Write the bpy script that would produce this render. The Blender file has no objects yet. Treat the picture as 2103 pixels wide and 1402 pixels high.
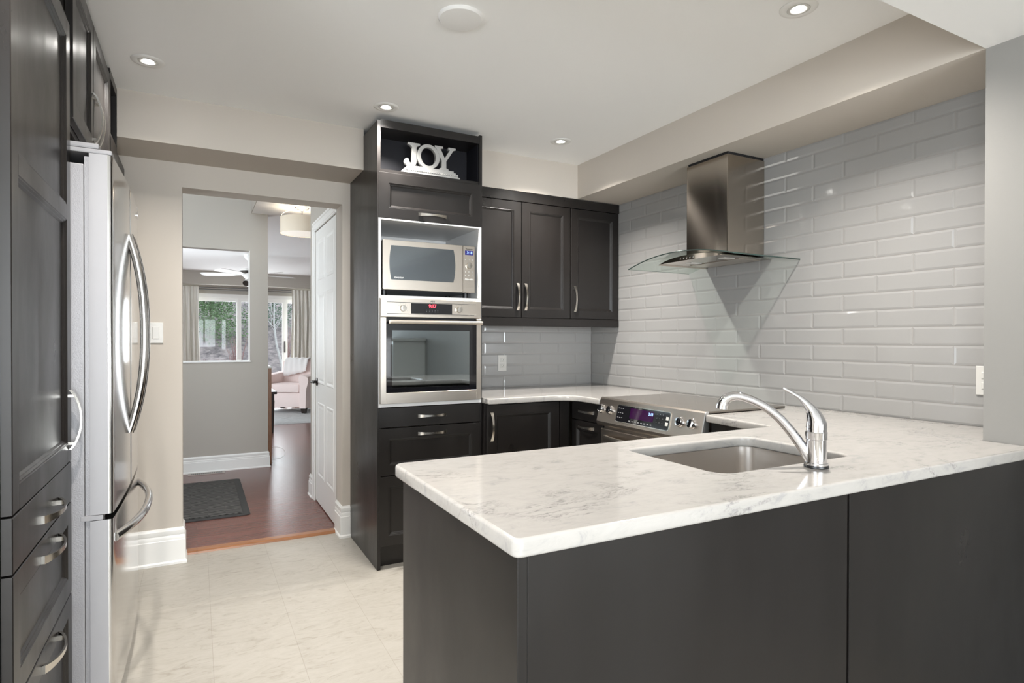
import bpy, bmesh, math, random
from mathutils import Vector, Matrix
random.seed(7)
R = math.radians
scene = bpy.context.scene
col = scene.collection

# ------------------------------------------------------------------ camera
cam_d = bpy.data.cameras.new('camera'); cam = bpy.data.objects.new('camera', cam_d); col.objects.link(cam)
cam_d.sensor_width = 36.0; cam_d.sensor_fit = 'HORIZONTAL'
cam_d.lens = 1219.1 * 36.0 / 2103.0
cam_d.shift_y = 6.0 / 2103.0
cam_d.clip_start = 0.05; cam_d.clip_end = 200
cam.matrix_world = (Matrix.Translation((0, 0, 1.253)) @ Matrix.Rotation(R(-27.985), 4, 'Z')
                    @ Matrix.Rotation(R(90 - 0.422), 4, 'X') @ Matrix.Rotation(R(0.105), 4, 'Z'))
scene.camera = cam
# ------------------------------------------------------------------ view / world
scene.view_settings.view_transform = 'Standard'; scene.view_settings.look = 'None'
scene.view_settings.gamma = 1.0; scene.view_settings.use_curve_mapping = False
scene.view_settings.exposure = 0.19
scene.cycles.use_denoising = True
scene.cycles.max_bounces = 10; scene.cycles.diffuse_bounces = 5; scene.cycles.glossy_bounces = 5
scene.cycles.transparent_max_bounces = 12; scene.cycles.sample_clamp_indirect = 6.0
scene.cycles.caustics_reflective = False; scene.cycles.caustics_refractive = False
w = bpy.data.worlds.new('overcast_sky'); scene.world = w; w.use_nodes = True
w.node_tree.nodes['Background'].inputs['Color'].default_value = (0.80, 0.90, 1.0, 1)
w.node_tree.nodes['Background'].inputs['Strength'].default_value = 3.2

# ------------------------------------------------------------------ daylight through the windows, fill through added windows
def area(name, loc, rot, sx, sy, power, color=(1, 1, 1)):
    d = bpy.data.lights.new(name, 'AREA'); d.shape = 'RECTANGLE'; d.size = sx; d.size_y = sy
    d.energy = power; d.color = color
    o = bpy.data.objects.new(name, d); col.objects.link(o); o.location = loc; o.rotation_euler = rot
    return o
DAY = (0.92, 0.96, 1.0)
area('daylight_dining_window', (0.3, -5.55, 1.25), (R(106), 0, 0), 3.4, 1.9, 360, DAY)
area('added_side_fill', (-2.45, -0.9, 1.35), (R(105), 0, R(-90)), 2.2, 1.4, 80, DAY)  # added fill at an unseen window, for softer overall light
area('added_entry_fill', (-1.52, 5.0, 1.9), (R(90), 0, R(-90)), 1.0, 2.4, 8.5, (1.0, 0.92, 0.82))  # added warm fill for the foyer, source unseen
area('daylight_patio', (1.2, 12.75, 1.15), (R(90), 0, R(180)), 3.4, 2.0, 110, DAY)
area('added_living_fill', (-1.72, 8.6, 1.4), (R(78), 0, R(-90)), 2.0, 1.4, 80, DAY)  # added fill, lights the armchair from the left front

# ================================================================== helpers
WO = {}
def origin(o): return WO.get(o.name, Vector((0, 0, 0)))
def thing(name, label, cat, loc=(0, 0, 0), group=None):
    o = bpy.data.objects.new(name, None); col.objects.link(o); o.location = loc
    o.empty_display_size = 0.05
    o['label'] = label; o['category'] = cat
    if group: o['group'] = group
    WO[o.name] = Vector(loc)
    return o
def tag(o, label, cat, group=None):
    o['label'] = label; o['category'] = cat
    if group: o['group'] = group
    return o
def finish(name, me, mats, parent=None, label=None, smooth=None):
    vs = me.vertices
    if len(vs):
        xs = [v.co.x for v in vs]; ys = [v.co.y for v in vs]; zs = [v.co.z for v in vs]
        c = Vector(((min(xs) + max(xs)) / 2, (min(ys) + max(ys)) / 2, min(zs)))
        me.transform(Matrix.Translation(-c))
    else: c = Vector()
    if not isinstance(mats, (list, tuple)): mats = [mats]
    if len(me.materials): me.materials.clear()
    for m in mats: me.materials.append(m)
    o = bpy.data.objects.new(name, me); col.objects.link(o)
    if parent is not None:
        o.parent = parent; o.location = c - origin(parent)
    else: o.location = c
    WO[o.name] = c
    if label: o['label'] = label
    if smooth is not None:
        me.shade_smooth()
        try: me.set_sharp_from_angle(angle=R(smooth))
        except Exception: pass
    return o
def obj(name, bm, mats, parent=None, label=None, smooth=None, fix=True):
    if fix: bmesh.ops.recalc_face_normals(bm, faces=bm.faces)
    me = bpy.data.meshes.new(name); bm.to_mesh(me); bm.free()
    return finish(name, me, mats, parent, label, smooth)
def struct(name, bm, mats, parent=None, smooth=None):
    o = obj(name, bm, mats, parent, None, smooth)
    if parent is None: o['kind'] = 'structure'
    return o
def B(): return bmesh.new()
def box(bm, x0, x1, y0, y1, z0, z1, bev=0.0, mi=0):
    vs = [bm.verts.new((x, y, z)) for x in (x0, x1) for y in (y0, y1) for z in (z0, z1)]
    fs = [(0, 1, 3, 2), (4, 6, 7, 5), (0, 4, 5, 1), (2, 3, 7, 6), (0, 2, 6, 4), (1, 5, 7, 3)]
    faces = [bm.faces.new([vs[i] for i in f]) for f in fs]
    for f in faces: f.material_index = mi
    if bev > 0:
        es = list({e for f in faces for e in f.edges})
        r = bmesh.ops.bevel(bm, geom=es, offset=bev, segments=2, affect='EDGES', profile=0.6)
        for f in r['faces']: f.material_index = mi
    return bm
def bx(*a, **k): return box(B(), *a, **k)
def loops(bm, rings, close_a=True, close_b=True, mi=0):
    """rings of equal point count, joined by quads"""
    V = [[bm.verts.new(p) for p in r] for r in rings]
    n = len(V[0])
    for a, b in zip(V[:-1], V[1:]):
        for i in range(n):
            j = (i + 1) % n
            try:
                f = bm.faces.new((a[i], a[j], b[j], b[i])); f.material_index = mi
            except ValueError: pass
    if close_a: bm.faces.new(V[0][::-1]).material_index = mi
    if close_b: bm.faces.new(V[-1]).material_index = mi
    return bm
def basis(d):
    d = d.normalized(); a = Vector((0, 0, 1)) if abs(d.z) < 0.9 else Vector((1, 0, 0))
    x = d.cross(a).normalized(); y = d.cross(x).normalized()
    return x, y
def spline(pts, rad, k=4):
    P = [Vector(p) for p in pts]; n = len(P); op, orad = [], []
    for i in range(n - 1):
        a, b_, c, d = P[max(i - 1, 0)], P[i], P[i + 1], P[min(i + 2, n - 1)]
        for j in range(k):
            t = j / k; op.append(.5 * ((2 * b_) + (c - a) * t + (2 * a - 5 * b_ + 4 * c - d) * t * t + (3 * b_ - a - 3 * c + d) * t ** 3)); orad.append(rad[i] * (1 - t) + rad[i + 1] * t)
    return op + [P[-1]], orad + [rad[-1]]
def tube(bm, pts, rad, seg=10, mi=0, cap=True):
    pts = [Vector(p) for p in pts]; n = len(pts)
    if not isinstance(rad, (list, tuple)): rad = [rad] * n
    rings = []; x = None
    for i, p in enumerate(pts):
        d = (pts[min(i + 1, n - 1)] - pts[max(i - 1, 0)]).normalized()
        if x is None: x, y = basis(d)
        else:
            x = (x - d * x.dot(d)).normalized(); y = d.cross(x).normalized()
        rings.append([p + (x * math.cos(t) + y * math.sin(t)) * rad[i] for t in [2 * math.pi * k / seg for k in range(seg)]])
    return loops(bm, rings, cap, cap, mi)
def lathe(bm, prof, c=(0, 0, 0), ax=(0, 0, 1), seg=24, mi=0, cap=True):
    c = Vector(c); ax = Vector(ax).normalized(); x, y = basis(ax)
    rings = [[c + ax * h + (x * math.cos(t) + y * math.sin(t)) * max(r, 1e-5) for t in [2 * math.pi * k / seg for k in range(seg)]] for r, h in prof]
    return loops(bm, rings, cap, cap, mi)
class Fr:
    """a face frame: origin, right vector, outward normal; up is Z unless given"""
    def __init__(s, o, r, n, up=(0, 0, 1)):
        s.o = Vector(o); s.r = Vector(r).normalized(); s.n = Vector(n).normalized(); s.u = Vector(up).normalized()
    def p(s, u, v, d=0.0): return s.o + s.r * u + s.u * v + s.n * d
    def rect(s, u0, u1, v0, v1, d): return [s.p(u0, v0, d), s.p(u1, v0, d), s.p(u1, v1, d), s.p(u0, v1, d)]
    def slab(s, bm, u0, u1, v0, v1, d0, d1, e=0.0015, mi=0):
        return loops(bm, [s.rect(u0, u1, v0, v1, d0), s.rect(u0, u1, v0, v1, d1 - e), s.rect(u0 + e, u1 - e, v0 + e, v1 - e, d1)], mi=mi)
def panel_door(F, u0, u1, v0, v1, fr=0.056, th=0.02, mids=()):
    """framed door with a stepped moulding and a recessed panel; mids split it by rails (v_low, v_high)"""
    bm = B(); e = 0.0018
    if not mids:
        rings = []
        for ins, d in [(0, 0), (0, th - e), (e, th), (fr, th), (fr + .002, th - .002), (fr + .005, th - .0015), (fr + .009, th - .0055), (fr + .011, th - .006), (fr + .016, th - .011)]:
            rings.append(F.rect(u0 + ins, u1 - ins, v0 + ins, v1 - ins, d))
        return loops(bm, rings)
    F.slab(bm, u0, u0 + fr, v0, v1, 0, th, e); F.slab(bm, u1 - fr, u1, v0, v1, 0, th, e)
    cuts = [v0 + fr] + [c for m in mids for c in m] + [v1 - fr]
    F.slab(bm, u0 + fr, u1 - fr, v0, v0 + fr, 0, th, 0.0003); F.slab(bm, u0 + fr, u1 - fr, v1 - fr, v1, 0, th, 0.0003)
    for a, b in mids: F.slab(bm, u0 + fr, u1 - fr, a, b, 0, th, 0.0003)
    for k in range(0, len(cuts), 2):
        rings = []
        for ins, d in [(0, th - .0005), (.002, th - .002), (.005, th - .0015), (.009, th - .0055), (.011, th - .006), (.016, th - .011)]:
            rings.append(F.rect(u0 + fr + ins, u1 - fr - ins, cuts[k] + ins, cuts[k + 1] - ins, d))
        loops(bm, rings, False, True)
    return bm
def slab_door(F, u0, u1, v0, v1, th=0.02): return F.slab(B(), u0, u1, v0, v1, 0, th, 0.002)
def bow_handle(F, uc, vc, L, vertical=False, parent=None, d0=0.02, out=0.030):
    bm = B(); n = 16; rings = []
    for i in range(n + 1):
        t = -1 + 2 * i / n
        s = t * L / 2; d = d0 + 0.004 + out * (1 - t * t) ** 0.8 * 0.9
        wd = 0.0055 + 0.0045 * t * t; th = 0.0025 + 0.0012 * t * t
        r = []
        for a, b in ((-1, -1), (1, -1), (1, 1), (-1, 1)):
            du, dd = a * wd, d + b * th
            r.append(F.p(uc + du, vc + s, dd) if vertical else F.p(uc + s, vc + du, dd))
        rings.append(r)
    loops(bm, rings)
    for sg in (-1, 1):
        s = sg * L * 0.40
        if vertical: F.slab(bm, uc - .006, uc + .006, vc + s - .004, vc + s + .004, d0, d0 + .014, .001)
        else: F.slab(bm, uc + s - .004, uc + s + .004, vc - .006, vc + .006, d0, d0 + .014, .001)
    o = obj('handle', bm, M['nickel'], parent, smooth=35); return o
def fillet(pts, seg=6):
    """pts: (x, y, r) polygon; returns points with rounded corners"""
    out = []; n = len(pts)
    for i in range(n):
        x, y, r = pts[i]; p = Vector((x, y)); a = Vector(pts[i - 1][:2]); b = Vector(pts[(i + 1) % n][:2])
        if r <= 0: out.append((x, y)); continue
        da = (a - p).normalized(); db = (b - p).normalized(); ang = da.angle(db); t = r / math.tan(ang / 2)
        p0 = p + da * t; p1 = p + db * t; c = p + (da + db).normalized() * (r / math.sin(ang / 2))
        a0 = math.atan2(p0.y - c.y, p0.x - c.x); a1 = math.atan2(p1.y - c.y, p1.x - c.x)
        d = (a1 - a0 + math.pi) % (2 * math.pi) - math.pi
        for k in range(seg + 1):
            q = a0 + d * k / seg; out.append((c.x + r * math.cos(q), c.y + r * math.sin(q)))
    return out
def curve_mesh(name, polys, ext, bev=0.0, res=2, mtx=Matrix()):
    cu = bpy.data.curves.new(name, 'CURVE'); cu.dimensions = '2D'; cu.fill_mode = 'BOTH'
    cu.extrude = ext; cu.bevel_depth = bev; cu.bevel_resolution = res; cu.offset = -bev
    for pl in polys:
        s = cu.splines.new('POLY'); s.points.add(len(pl) - 1); s.use_cyclic_u = True
        for k, q in enumerate(pl): s.points[k].co = (q[0], q[1], 0, 1)
    o = bpy.data.objects.new('tmp', cu); col.objects.link(o)
    dg = bpy.context.evaluated_depsgraph_get(); me = bpy.data.meshes.new_from_object(o.evaluated_get(dg))
    bpy.data.objects.remove(o); bpy.data.curves.remove(cu)
    me.transform(mtx); return me
def text_mesh(txt, size, mtx, ext=0.0004, offs=0.0, space=1.0):
    cu = bpy.data.curves.new('t', 'FONT'); cu.body = txt; cu.size = size; cu.extrude = ext; cu.offset = offs
    cu.align_x = 'CENTER'; cu.align_y = 'CENTER'; cu.space_character = space
    o = bpy.data.objects.new('tmp', cu); col.objects.link(o)
    dg = bpy.context.evaluated_depsgraph_get(); me = bpy.data.meshes.new_from_object(o.evaluated_get(dg))
    bpy.data.objects.remove(o); bpy.data.curves.remove(cu)
    me.transform(mtx); return me
def frame_mtx(F, u, v, d):
    m = Matrix.Identity(4)
    for i, vec in enumerate((F.r, F.u, F.n)):
        for k in range(3): m[k][i] = vec[k]
    p = F.p(u, v, d)
    for k in range(3): m[k][3] = p[k]
    return m

# ================================================================== materials
M = {}
def nodemat(name):
    m = bpy.data.materials.new(name); m.use_nodes = True
    return m, m.node_tree.nodes, m.node_tree.links, m.node_tree.nodes['Principled BSDF']
def simple(name, color, rough=0.5, metal=0.0, spec=0.5, coat=0.0, emit=None, estr=0.0, nscale=0, namt=0.0, bump=0.0, stretch=(1, 1, 1)):
    m, N, L, P = nodemat(name)
    P.inputs['Base Color'].default_value = (*color, 1); P.inputs['Roughness'].default_value = rough
    P.inputs['Metallic'].default_value = metal; P.inputs['Specular IOR Level'].default_value = spec
    P.inputs['Coat Weight'].default_value = coat; P.inputs['Coat Roughness'].default_value = 0.08
    if emit: P.inputs['Emission Color'].default_value = (*emit, 1); P.inputs['Emission Strength'].default_value = estr
    if nscale:
        tc = N.new('ShaderNodeTexCoord'); mp = N.new('ShaderNodeMapping'); nz = N.new('ShaderNodeTexNoise')
        mp.inputs['Scale'].default_value = stretch; nz.inputs['Scale'].default_value = nscale; nz.inputs['Detail'].default_value = 4
        L.new(tc.outputs['Object'], mp.inputs[0]); L.new(mp.outputs[0], nz.inputs['Vector'])
        if namt:
            mx = N.new('ShaderNodeMix'); mx.data_type = 'RGBA'
            mx.inputs[6].default_value = (*[c * (1 - namt) for c in color], 1); mx.inputs[7].default_value = (*[min(1, c * (1 + namt)) for c in color], 1)
            L.new(nz.outputs[0], mx.inputs[0]); L.new(mx.outputs[2], P.inputs['Base Color'])
        if bump:
            bp = N.new('ShaderNodeBump'); bp.inputs['Strength'].default_value = bump; bp.inputs['Distance'].default_value = 0.002
            L.new(nz.outputs[0], bp.inputs['Height']); L.new(bp.outputs[0], P.inputs['Normal'])
    M[name] = m; return m
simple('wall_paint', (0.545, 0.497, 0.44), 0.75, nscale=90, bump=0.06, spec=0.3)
simple('dimmed_ceiling_paint', (0.84, 0.835, 0.82), 0.85, nscale=60, bump=0.05, spec=0.2)  # ceiling paint darkened to offset strong window light
simple('dimmed_stub_paint', (0.26, 0.252, 0.238), 0.75, nscale=90, bump=0.06, spec=0.3)  # hall paint darkened against the window light on the stub wall
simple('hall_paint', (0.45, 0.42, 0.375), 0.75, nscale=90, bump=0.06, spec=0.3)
simple('ceiling_paint', (0.93, 0.93, 0.92), 0.85, nscale=60, bump=0.05, spec=0.2)
simple('white_trim', (0.83, 0.825, 0.80), 0.35)
simple('white_laminate', (0.70, 0.695, 0.685), 0.4)
simple('white_plastic', (0.64, 0.63, 0.60), 0.3)
simple('cabinet', (0.012, 0.0103, 0.0095), 0.33, nscale=14, namt=0.25, stretch=(1, 1, 0.12), spec=0.44)
def smudge():
    m = M['cabinet']; N, L = m.node_tree.nodes, m.node_tree.links; P = N['Principled BSDF']
    tc = N.new('ShaderNodeNewGeometry'); nz = N.new('ShaderNodeTexNoise'); nz.inputs['Scale'].default_value = 3.0; nz.inputs['Detail'].default_value = 6; nz.inputs['Roughness'].default_value = 0.6
    mp = N.new('ShaderNodeMapping'); mp.inputs['Scale'].default_value = (1, 1, 0.5); L.new(tc.outputs['Position'], mp.inputs[0]); L.new(mp.outputs[0], nz.inputs['Vector'])
    mr = N.new('ShaderNodeMapRange'); mr.inputs[1].default_value = 0.3; mr.inputs[2].default_value = 0.7; mr.inputs[3].default_value = 0.26; mr.inputs[4].default_value = 0.42
    L.new(nz.outputs[0], mr.inputs[0]); L.new(mr.outputs[0], P.inputs['Roughness'])
smudge()
simple('cabinet_inside', (0.010, 0.010, 0.013), 0.6, spec=0.25)
simple('nickel', (0.66, 0.63, 0.58), 0.22, 1.0)
simple('chrome', (0.72, 0.72, 0.74), 0.04, 1.0)
simple('black_glass', (0.008, 0.008, 0.010), 0.04, spec=0.8)
simple('black_plastic', (0.012, 0.012, 0.013), 0.35)
simple('dark_gap', (0.006, 0.006, 0.007), 0.6)
simple('grey_plastic', (0.30, 0.31, 0.33), 0.4)
simple('lettering_dark', (0.03, 0.03, 0.03), 0.5)
simple('lettering_light', (0.8, 0.8, 0.8), 0.5)
simple('key_print', (0.30, 0.30, 0.30), 0.5)
simple('red_digits', (0.3, 0.02, 0.03), 0.4, emit=(1.0, 0.05, 0.08), estr=3.0)
simple('blue_digits', (0.2, 0.3, 0.6), 0.4, emit=(0.35, 0.55, 1.0), estr=1.2)
simple('purple_screen', (0.018, 0.002, 0.022), 0.08, emit=(0.10, 0.01, 0.13), estr=0.10, spec=0.3)
simple('blue_screen', (0.02, 0.02, 0.10), 0.1, emit=(0.05, 0.05, 0.26), estr=0.5)
simple('ornament_silver', (0.37, 0.365, 0.35), 0.45, 0.25, nscale=150, namt=0.12, bump=0.3)
simple('fabric_blush', (0.86, 0.73, 0.70), 0.9, nscale=220, namt=0.08, bump=0.3)
simple('fabric_white', (0.86, 0.85, 0.84), 0.9, nscale=60, bump=0.3)
simple('curtain', (0.80, 0.78, 0.72), 0.9)
simple('dark_wood', (0.025, 0.017, 0.014), 0.3)
simple('shag_rug', (0.50, 0.51, 0.51), 0.95, nscale=40, namt=0.22, bump=1.0, stretch=(1, 2.5, 1))
simple('register_metal', (0.42, 0.37, 0.34), 0.45, 0.4)
simple('lamp_glass', (1, 1, 1), 0.3, emit=(1.0, 0.97, 0.92), estr=80.0)
simple('drum_shade', (0.68, 0.62, 0.52), 0.8, emit=(1.0, 0.88, 0.70), estr=0.16)
simple('shade_diffuser', (0.95, 0.92, 0.86), 0.5, emit=(1.0, 0.93, 0.82), estr=0.5)
simple('bark_birch', (0.36, 0.35, 0.335), 0.8, nscale=30, namt=0.35, stretch=(1, 1, 4))
simple('bark_dark', (0.10, 0.075, 0.06), 0.9)
simple('twig_red', (0.20, 0.115, 0.105), 0.9)
simple('leaf_spruce', (0.045, 0.10, 0.05), 0.8, nscale=3, namt=0.5)
simple('leaf_cedar', (0.10, 0.16, 0.07), 0.8, nscale=3, namt=0.5)
simple('fan_white', (0.82, 0.82, 0.80), 0.35)
simple('fan_dark', (0.05, 0.045, 0.04), 0.35, 0.6)
simple('bronze', (0.03, 0.025, 0.022), 0.25, 0.7)

def brushed(name, color, rough, stretch, amt=0.05, aniso=0.0, bump=0.02):
    m, N, L, P = nodemat(name)
    P.inputs['Metallic'].default_value = 1.0
    if aniso:
        P.inputs['Anisotropic'].default_value = aniso; P.inputs['Anisotropic Rotation'].default_value = 0.25; tg = N.new('ShaderNodeTangent'); tg.direction_type = 'RADIAL'; tg.axis = 'Z'
        L.new(tg.outputs[0], P.inputs['Tangent'])
    tc = N.new('ShaderNodeTexCoord'); mp = N.new('ShaderNodeMapping'); nz = N.new('ShaderNodeTexNoise')
    mp.inputs['Scale'].default_value = stretch; nz.inputs['Scale'].default_value = 30; nz.inputs['Detail'].default_value = 3
    L.new(tc.outputs['Object'], mp.inputs[0]); L.new(mp.outputs[0], nz.inputs['Vector'])
    mx = N.new('ShaderNodeMix'); mx.data_type = 'RGBA'
    mx.inputs[6].default_value = (*[c * 0.96 for c in color], 1); mx.inputs[7].default_value = (*[min(1, c * 1.04) for c in color], 1)
    L.new(nz.outputs[0], mx.inputs[0]); L.new(mx.outputs[2], P.inputs['Base Color'])
    mr = N.new('ShaderNodeMapRange'); mr.inputs[3].default_value = rough - amt * 0.4; mr.inputs[4].default_value = rough + amt * 0.6
    L.new(nz.outputs[0], mr.inputs[0]); L.new(mr.outputs[0], P.inputs['Roughness'])
    bp = N.new('ShaderNodeBump'); bp.inputs['Strength'].default_value = bump; bp.inputs['Distance'].default_value = 0.001
    L.new(nz.outputs[0], bp.inputs['Height']); L.new(bp.outputs[0], P.inputs['Normal'])
    M[name] = m
brushed('steel', (0.63, 0.575, 0.51), 0.30, (1, 40, 40))
brushed('steel_vertical', (0.60, 0.57, 0.53), 0.24, (40, 40, 1))
brushed('steel_dark', (0.52, 0.465, 0.41), 0.30, (40, 1, 40), 0.03)
brushed('steel_hood', (0.50, 0.445, 0.385), 0.13, (1, 1, 60), aniso=0.96, bump=0.0)
brushed('steel_fridge', (0.66, 0.65, 0.64), 0.13, (40, 1, 40), 0.05)
brushed('steel_sink', (0.62, 0.59, 0.56), 0.30, (30, 2, 30))
simple('fridge_grey', (0.31, 0.305, 0.315), 0.42, 0.3, nscale=300, bump=0.25)
simple('fridge_edge', (0.33, 0.325, 0.335), 0.5, 0.15)  # on door sides: the same stainless dimmed to offset window glare
simple('pale_metal', (0.60, 0.60, 0.60), 0.3, 0.8)

def thin_glass(name, tint, refl=0.6):
    m, N, L, P = nodemat(name); N.remove(P); out = N['Material Output']
    tr = N.new('ShaderNodeBsdfTransparent'); tr.inputs[0].default_value = (*tint, 1)
    gl = N.new('ShaderNodeBsdfGlossy'); gl.inputs['Roughness'].default_value = 0.02
    ge = N.new('ShaderNodeNewGeometry'); dt = N.new('ShaderNodeVectorMath'); dt.operation = 'DOT_PRODUCT'
    L.new(ge.outputs['Incoming'], dt.inputs[0]); L.new(ge.outputs['Normal'], dt.inputs[1])
    ab = N.new('ShaderNodeMath'); ab.operation = 'ABSOLUTE'; L.new(dt.outputs['Value'], ab.inputs[0])
    om = N.new('ShaderNodeMath'); om.operation = 'SUBTRACT'; om.inputs[0].default_value = 1; L.new(ab.outputs[0], om.inputs[1])
    pw = N.new('ShaderNodeMath'); pw.operation = 'POWER'; pw.inputs[1].default_value = 5; L.new(om.outputs[0], pw.inputs[0])
    ml = N.new('ShaderNodeMath'); ml.operation = 'MULTIPLY_ADD'; ml.inputs[1].default_value = refl; ml.inputs[2].default_value = 0.010
    mx = N.new('ShaderNodeMixShader'); L.new(pw.outputs[0], ml.inputs[0]); L.new(ml.outputs[0], mx.inputs[0])
    L.new(tr.outputs[0], mx.inputs[1]); L.new(gl.outputs[0], mx.inputs[2]); L.new(mx.outputs[0], out.inputs[0])
    M[name] = m
thin_glass('window_glass', (0.97, 0.98, 0.98))
thin_glass('hood_glass', (0.90, 0.95, 0.93))
thin_glass('crystal', (0.99, 0.99, 0.99), 0.9)
simple('glass_rim', (0.03, 0.05, 0.045), 0.1)

def quartz():
    m, N, L, P = nodemat('quartz')
    tc = N.new('ShaderNodeTexCoord')
    n1 = N.new('ShaderNodeTexNoise'); n1.inputs['Scale'].default_value = 3.2; n1.inputs['Detail'].default_value = 8; n1.inputs['Roughness'].default_value = 0.62; n1.inputs['Distortion'].default_value = 1.3
    mp = N.new('ShaderNodeMapping'); mp.inputs['Scale'].default_value = (1.0, 2.1, 2.0); mp.inputs['Rotation'].default_value = (0, 0, R(24))
    L.new(tc.outputs['Object'], mp.inputs[0]); L.new(mp.outputs[0], n1.inputs['Vector'])
    v1 = N.new('ShaderNodeMath'); v1.operation = 'SUBTRACT'; v1.inputs[1].default_value = 0.5
    v2 = N.new('ShaderNodeMath'); v2.operation = 'ABSOLUTE'
    L.new(n1.outputs[0], v1.inputs[0]); L.new(v1.outputs[0], v2.inputs[0])
    rp = N.new('ShaderNodeValToRGB'); rp.color_ramp.elements[0].position = 0.0; rp.color_ramp.elements[0].color = (1, 1, 1, 1)
    rp.color_ramp.elements[1].position = 0.045; rp.color_ramp.elements[1].color = (0, 0, 0, 1)
    L.new(v2.outputs[0], rp.inputs[0])
    n2 = N.new('ShaderNodeTexNoise'); n2.inputs['Scale'].default_value = 5.0; n2.inputs['Detail'].default_value = 5
    L.new(tc.outputs['Object'], n2.inputs['Vector'])
    r2 = N.new('ShaderNodeValToRGB'); r2.color_ramp.elements[0].position = 0.50; r2.color_ramp.elements[1].position = 0.62
    L.new(n2.outputs[0], r2.inputs[0])
    n3 = N.new('ShaderNodeTexNoise'); n3.inputs['Scale'].default_value = 60; n3.inputs['Detail'].default_value = 5; n3.inputs['Roughness'].default_value = 0.75; n3.inputs['Distortion'].default_value = 1.0
    L.new(mp.outputs[0], n3.inputs['Vector'])
    r3 = N.new('ShaderNodeValToRGB'); r3.color_ramp.elements[0].position = 0.42; r3.color_ramp.elements[1].position = 0.62
    L.new(n3.outputs[0], r3.inputs[0])
    a = N.new('ShaderNodeMath'); a.operation = 'MULTIPLY'; L.new(rp.outputs[0], a.inputs[0]); L.new(r2.outputs[0], a.inputs[1])
    b = N.new('ShaderNodeMath'); b.operation = 'MULTIPLY'; L.new(a.outputs[0], b.inputs[0]); L.new(r3.outputs[0], b.inputs[1])
    b2 = N.new('ShaderNodeMath'); b2.operation = 'MULTIPLY'; b2.inputs[1].default_value = 0.85; L.new(b.outputs[0], b2.inputs[0])
    n4 = N.new('ShaderNodeTexNoise'); n4.inputs['Scale'].default_value = 14; n4.inputs['Detail'].default_value = 9; n4.inputs['Roughness'].default_value = 0.7; n4.inputs['Distortion'].default_value = 0.8
    L.new(mp.outputs[0], n4.inputs['Vector'])
    r4 = N.new('ShaderNodeValToRGB'); e = r4.color_ramp.elements
    e[0].position = 0.34; e[0].color = (0.36, 0.35, 0.34, 1); e[1].position = 0.58; e[1].color = (0.455, 0.433, 0.408, 1)
    q = e.new(0.43); q.color = (0.43, 0.41, 0.386, 1)
    L.new(n4.outputs[0], r4.inputs[0])
    mx = N.new('ShaderNodeMix'); mx.data_type = 'RGBA'; mx.inputs[7].default_value = (0.16, 0.155, 0.155, 1)
    L.new(b2.outputs[0], mx.inputs[0]); L.new(r4.outputs[0], mx.inputs[6]); L.new(mx.outputs[2], P.inputs['Base Color'])
    P.inputs['Roughness'].default_value = 0.10; P.inputs['Specular IOR Level'].default_value = 0.5
    M['quartz'] = m
quartz()
def vinyl():
    m, N, L, P = nodemat('vinyl_tile')
    tc = N.new('ShaderNodeTexCoord'); geo = N.new('ShaderNodeNewGeometry')
    mp = N.new('ShaderNodeMapping'); mp.inputs['Rotation'].default_value = (0, 0, R(90)); mp.inputs['Location'].default_value = (-2.376, -0.055, 0)
    L.new(geo.outputs['Position'], mp.inputs[0])
    mp.vector_type = 'POINT'
    br = N.new('ShaderNodeTexBrick'); br.inputs['Scale'].default_value = 1.0; br.inputs['Mortar Size'].default_value = 0.0011
    br.inputs['Brick Width'].default_value = 0.62; br.inputs['Row Height'].default_value = 0.31; br.inputs['Mortar Smooth'].default_value = 0.3
    br.inputs['Color1'].default_value = (1, 1, 1, 1); br.inputs['Color2'].default_value = (0.965, 0.965, 0.965, 1); br.inputs['Mortar'].default_value = (0.76, 0.74, 0.71, 1)
    L.new(mp.outputs[0], br.inputs['Vector'])
    n1 = N.new('ShaderNodeTexNoise'); n1.inputs['Scale'].default_value = 6.5; n1.inputs['Detail'].default_value = 10; n1.inputs['Roughness'].default_value = 0.72; n1.inputs['Distortion'].default_value = 2.2
    mp2 = N.new('ShaderNodeMapping'); mp2.inputs['Scale'].default_value = (1, 2.6, 1); mp2.inputs['Rotation'].default_value = (0, 0, R(-15)); L.new(geo.outputs['Position'], mp2.inputs[0]); L.new(mp2.outputs[0], n1.inputs['Vector'])
    rp = N.new('ShaderNodeValToRGB'); e = rp.color_ramp.elements
    e[0].position = 0.32; e[0].color = (0.285, 0.26, 0.22, 1); e[1].position = 0.60; e[1].color = (0.40, 0.375, 0.333, 1)
    q = e.new(0.45); q.color = (0.37, 0.345, 0.302, 1)
    L.new(n1.outputs[0], rp.inputs[0])
    mx = N.new('ShaderNodeMix'); mx.data_type = 'RGBA'; mx.blend_type = 'MULTIPLY'; mx.inputs[0].default_value = 1
    L.new(rp.outputs[0], mx.inputs[6]); L.new(br.outputs['Color'], mx.inputs[7]); L.new(mx.outputs[2], P.inputs['Base Color'])
    P.inputs['Roughness'].default_value = 0.38
    bp = N.new('ShaderNodeBump'); bp.inputs['Strength'].default_value = 0.12; bp.inputs['Distance'].default_value = 0.002
    L.new(n1.outputs[0], bp.inputs['Height']); L.new(bp.outputs[0], P.inputs['Normal'])
    M['vinyl_tile'] = m
vinyl()
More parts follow.
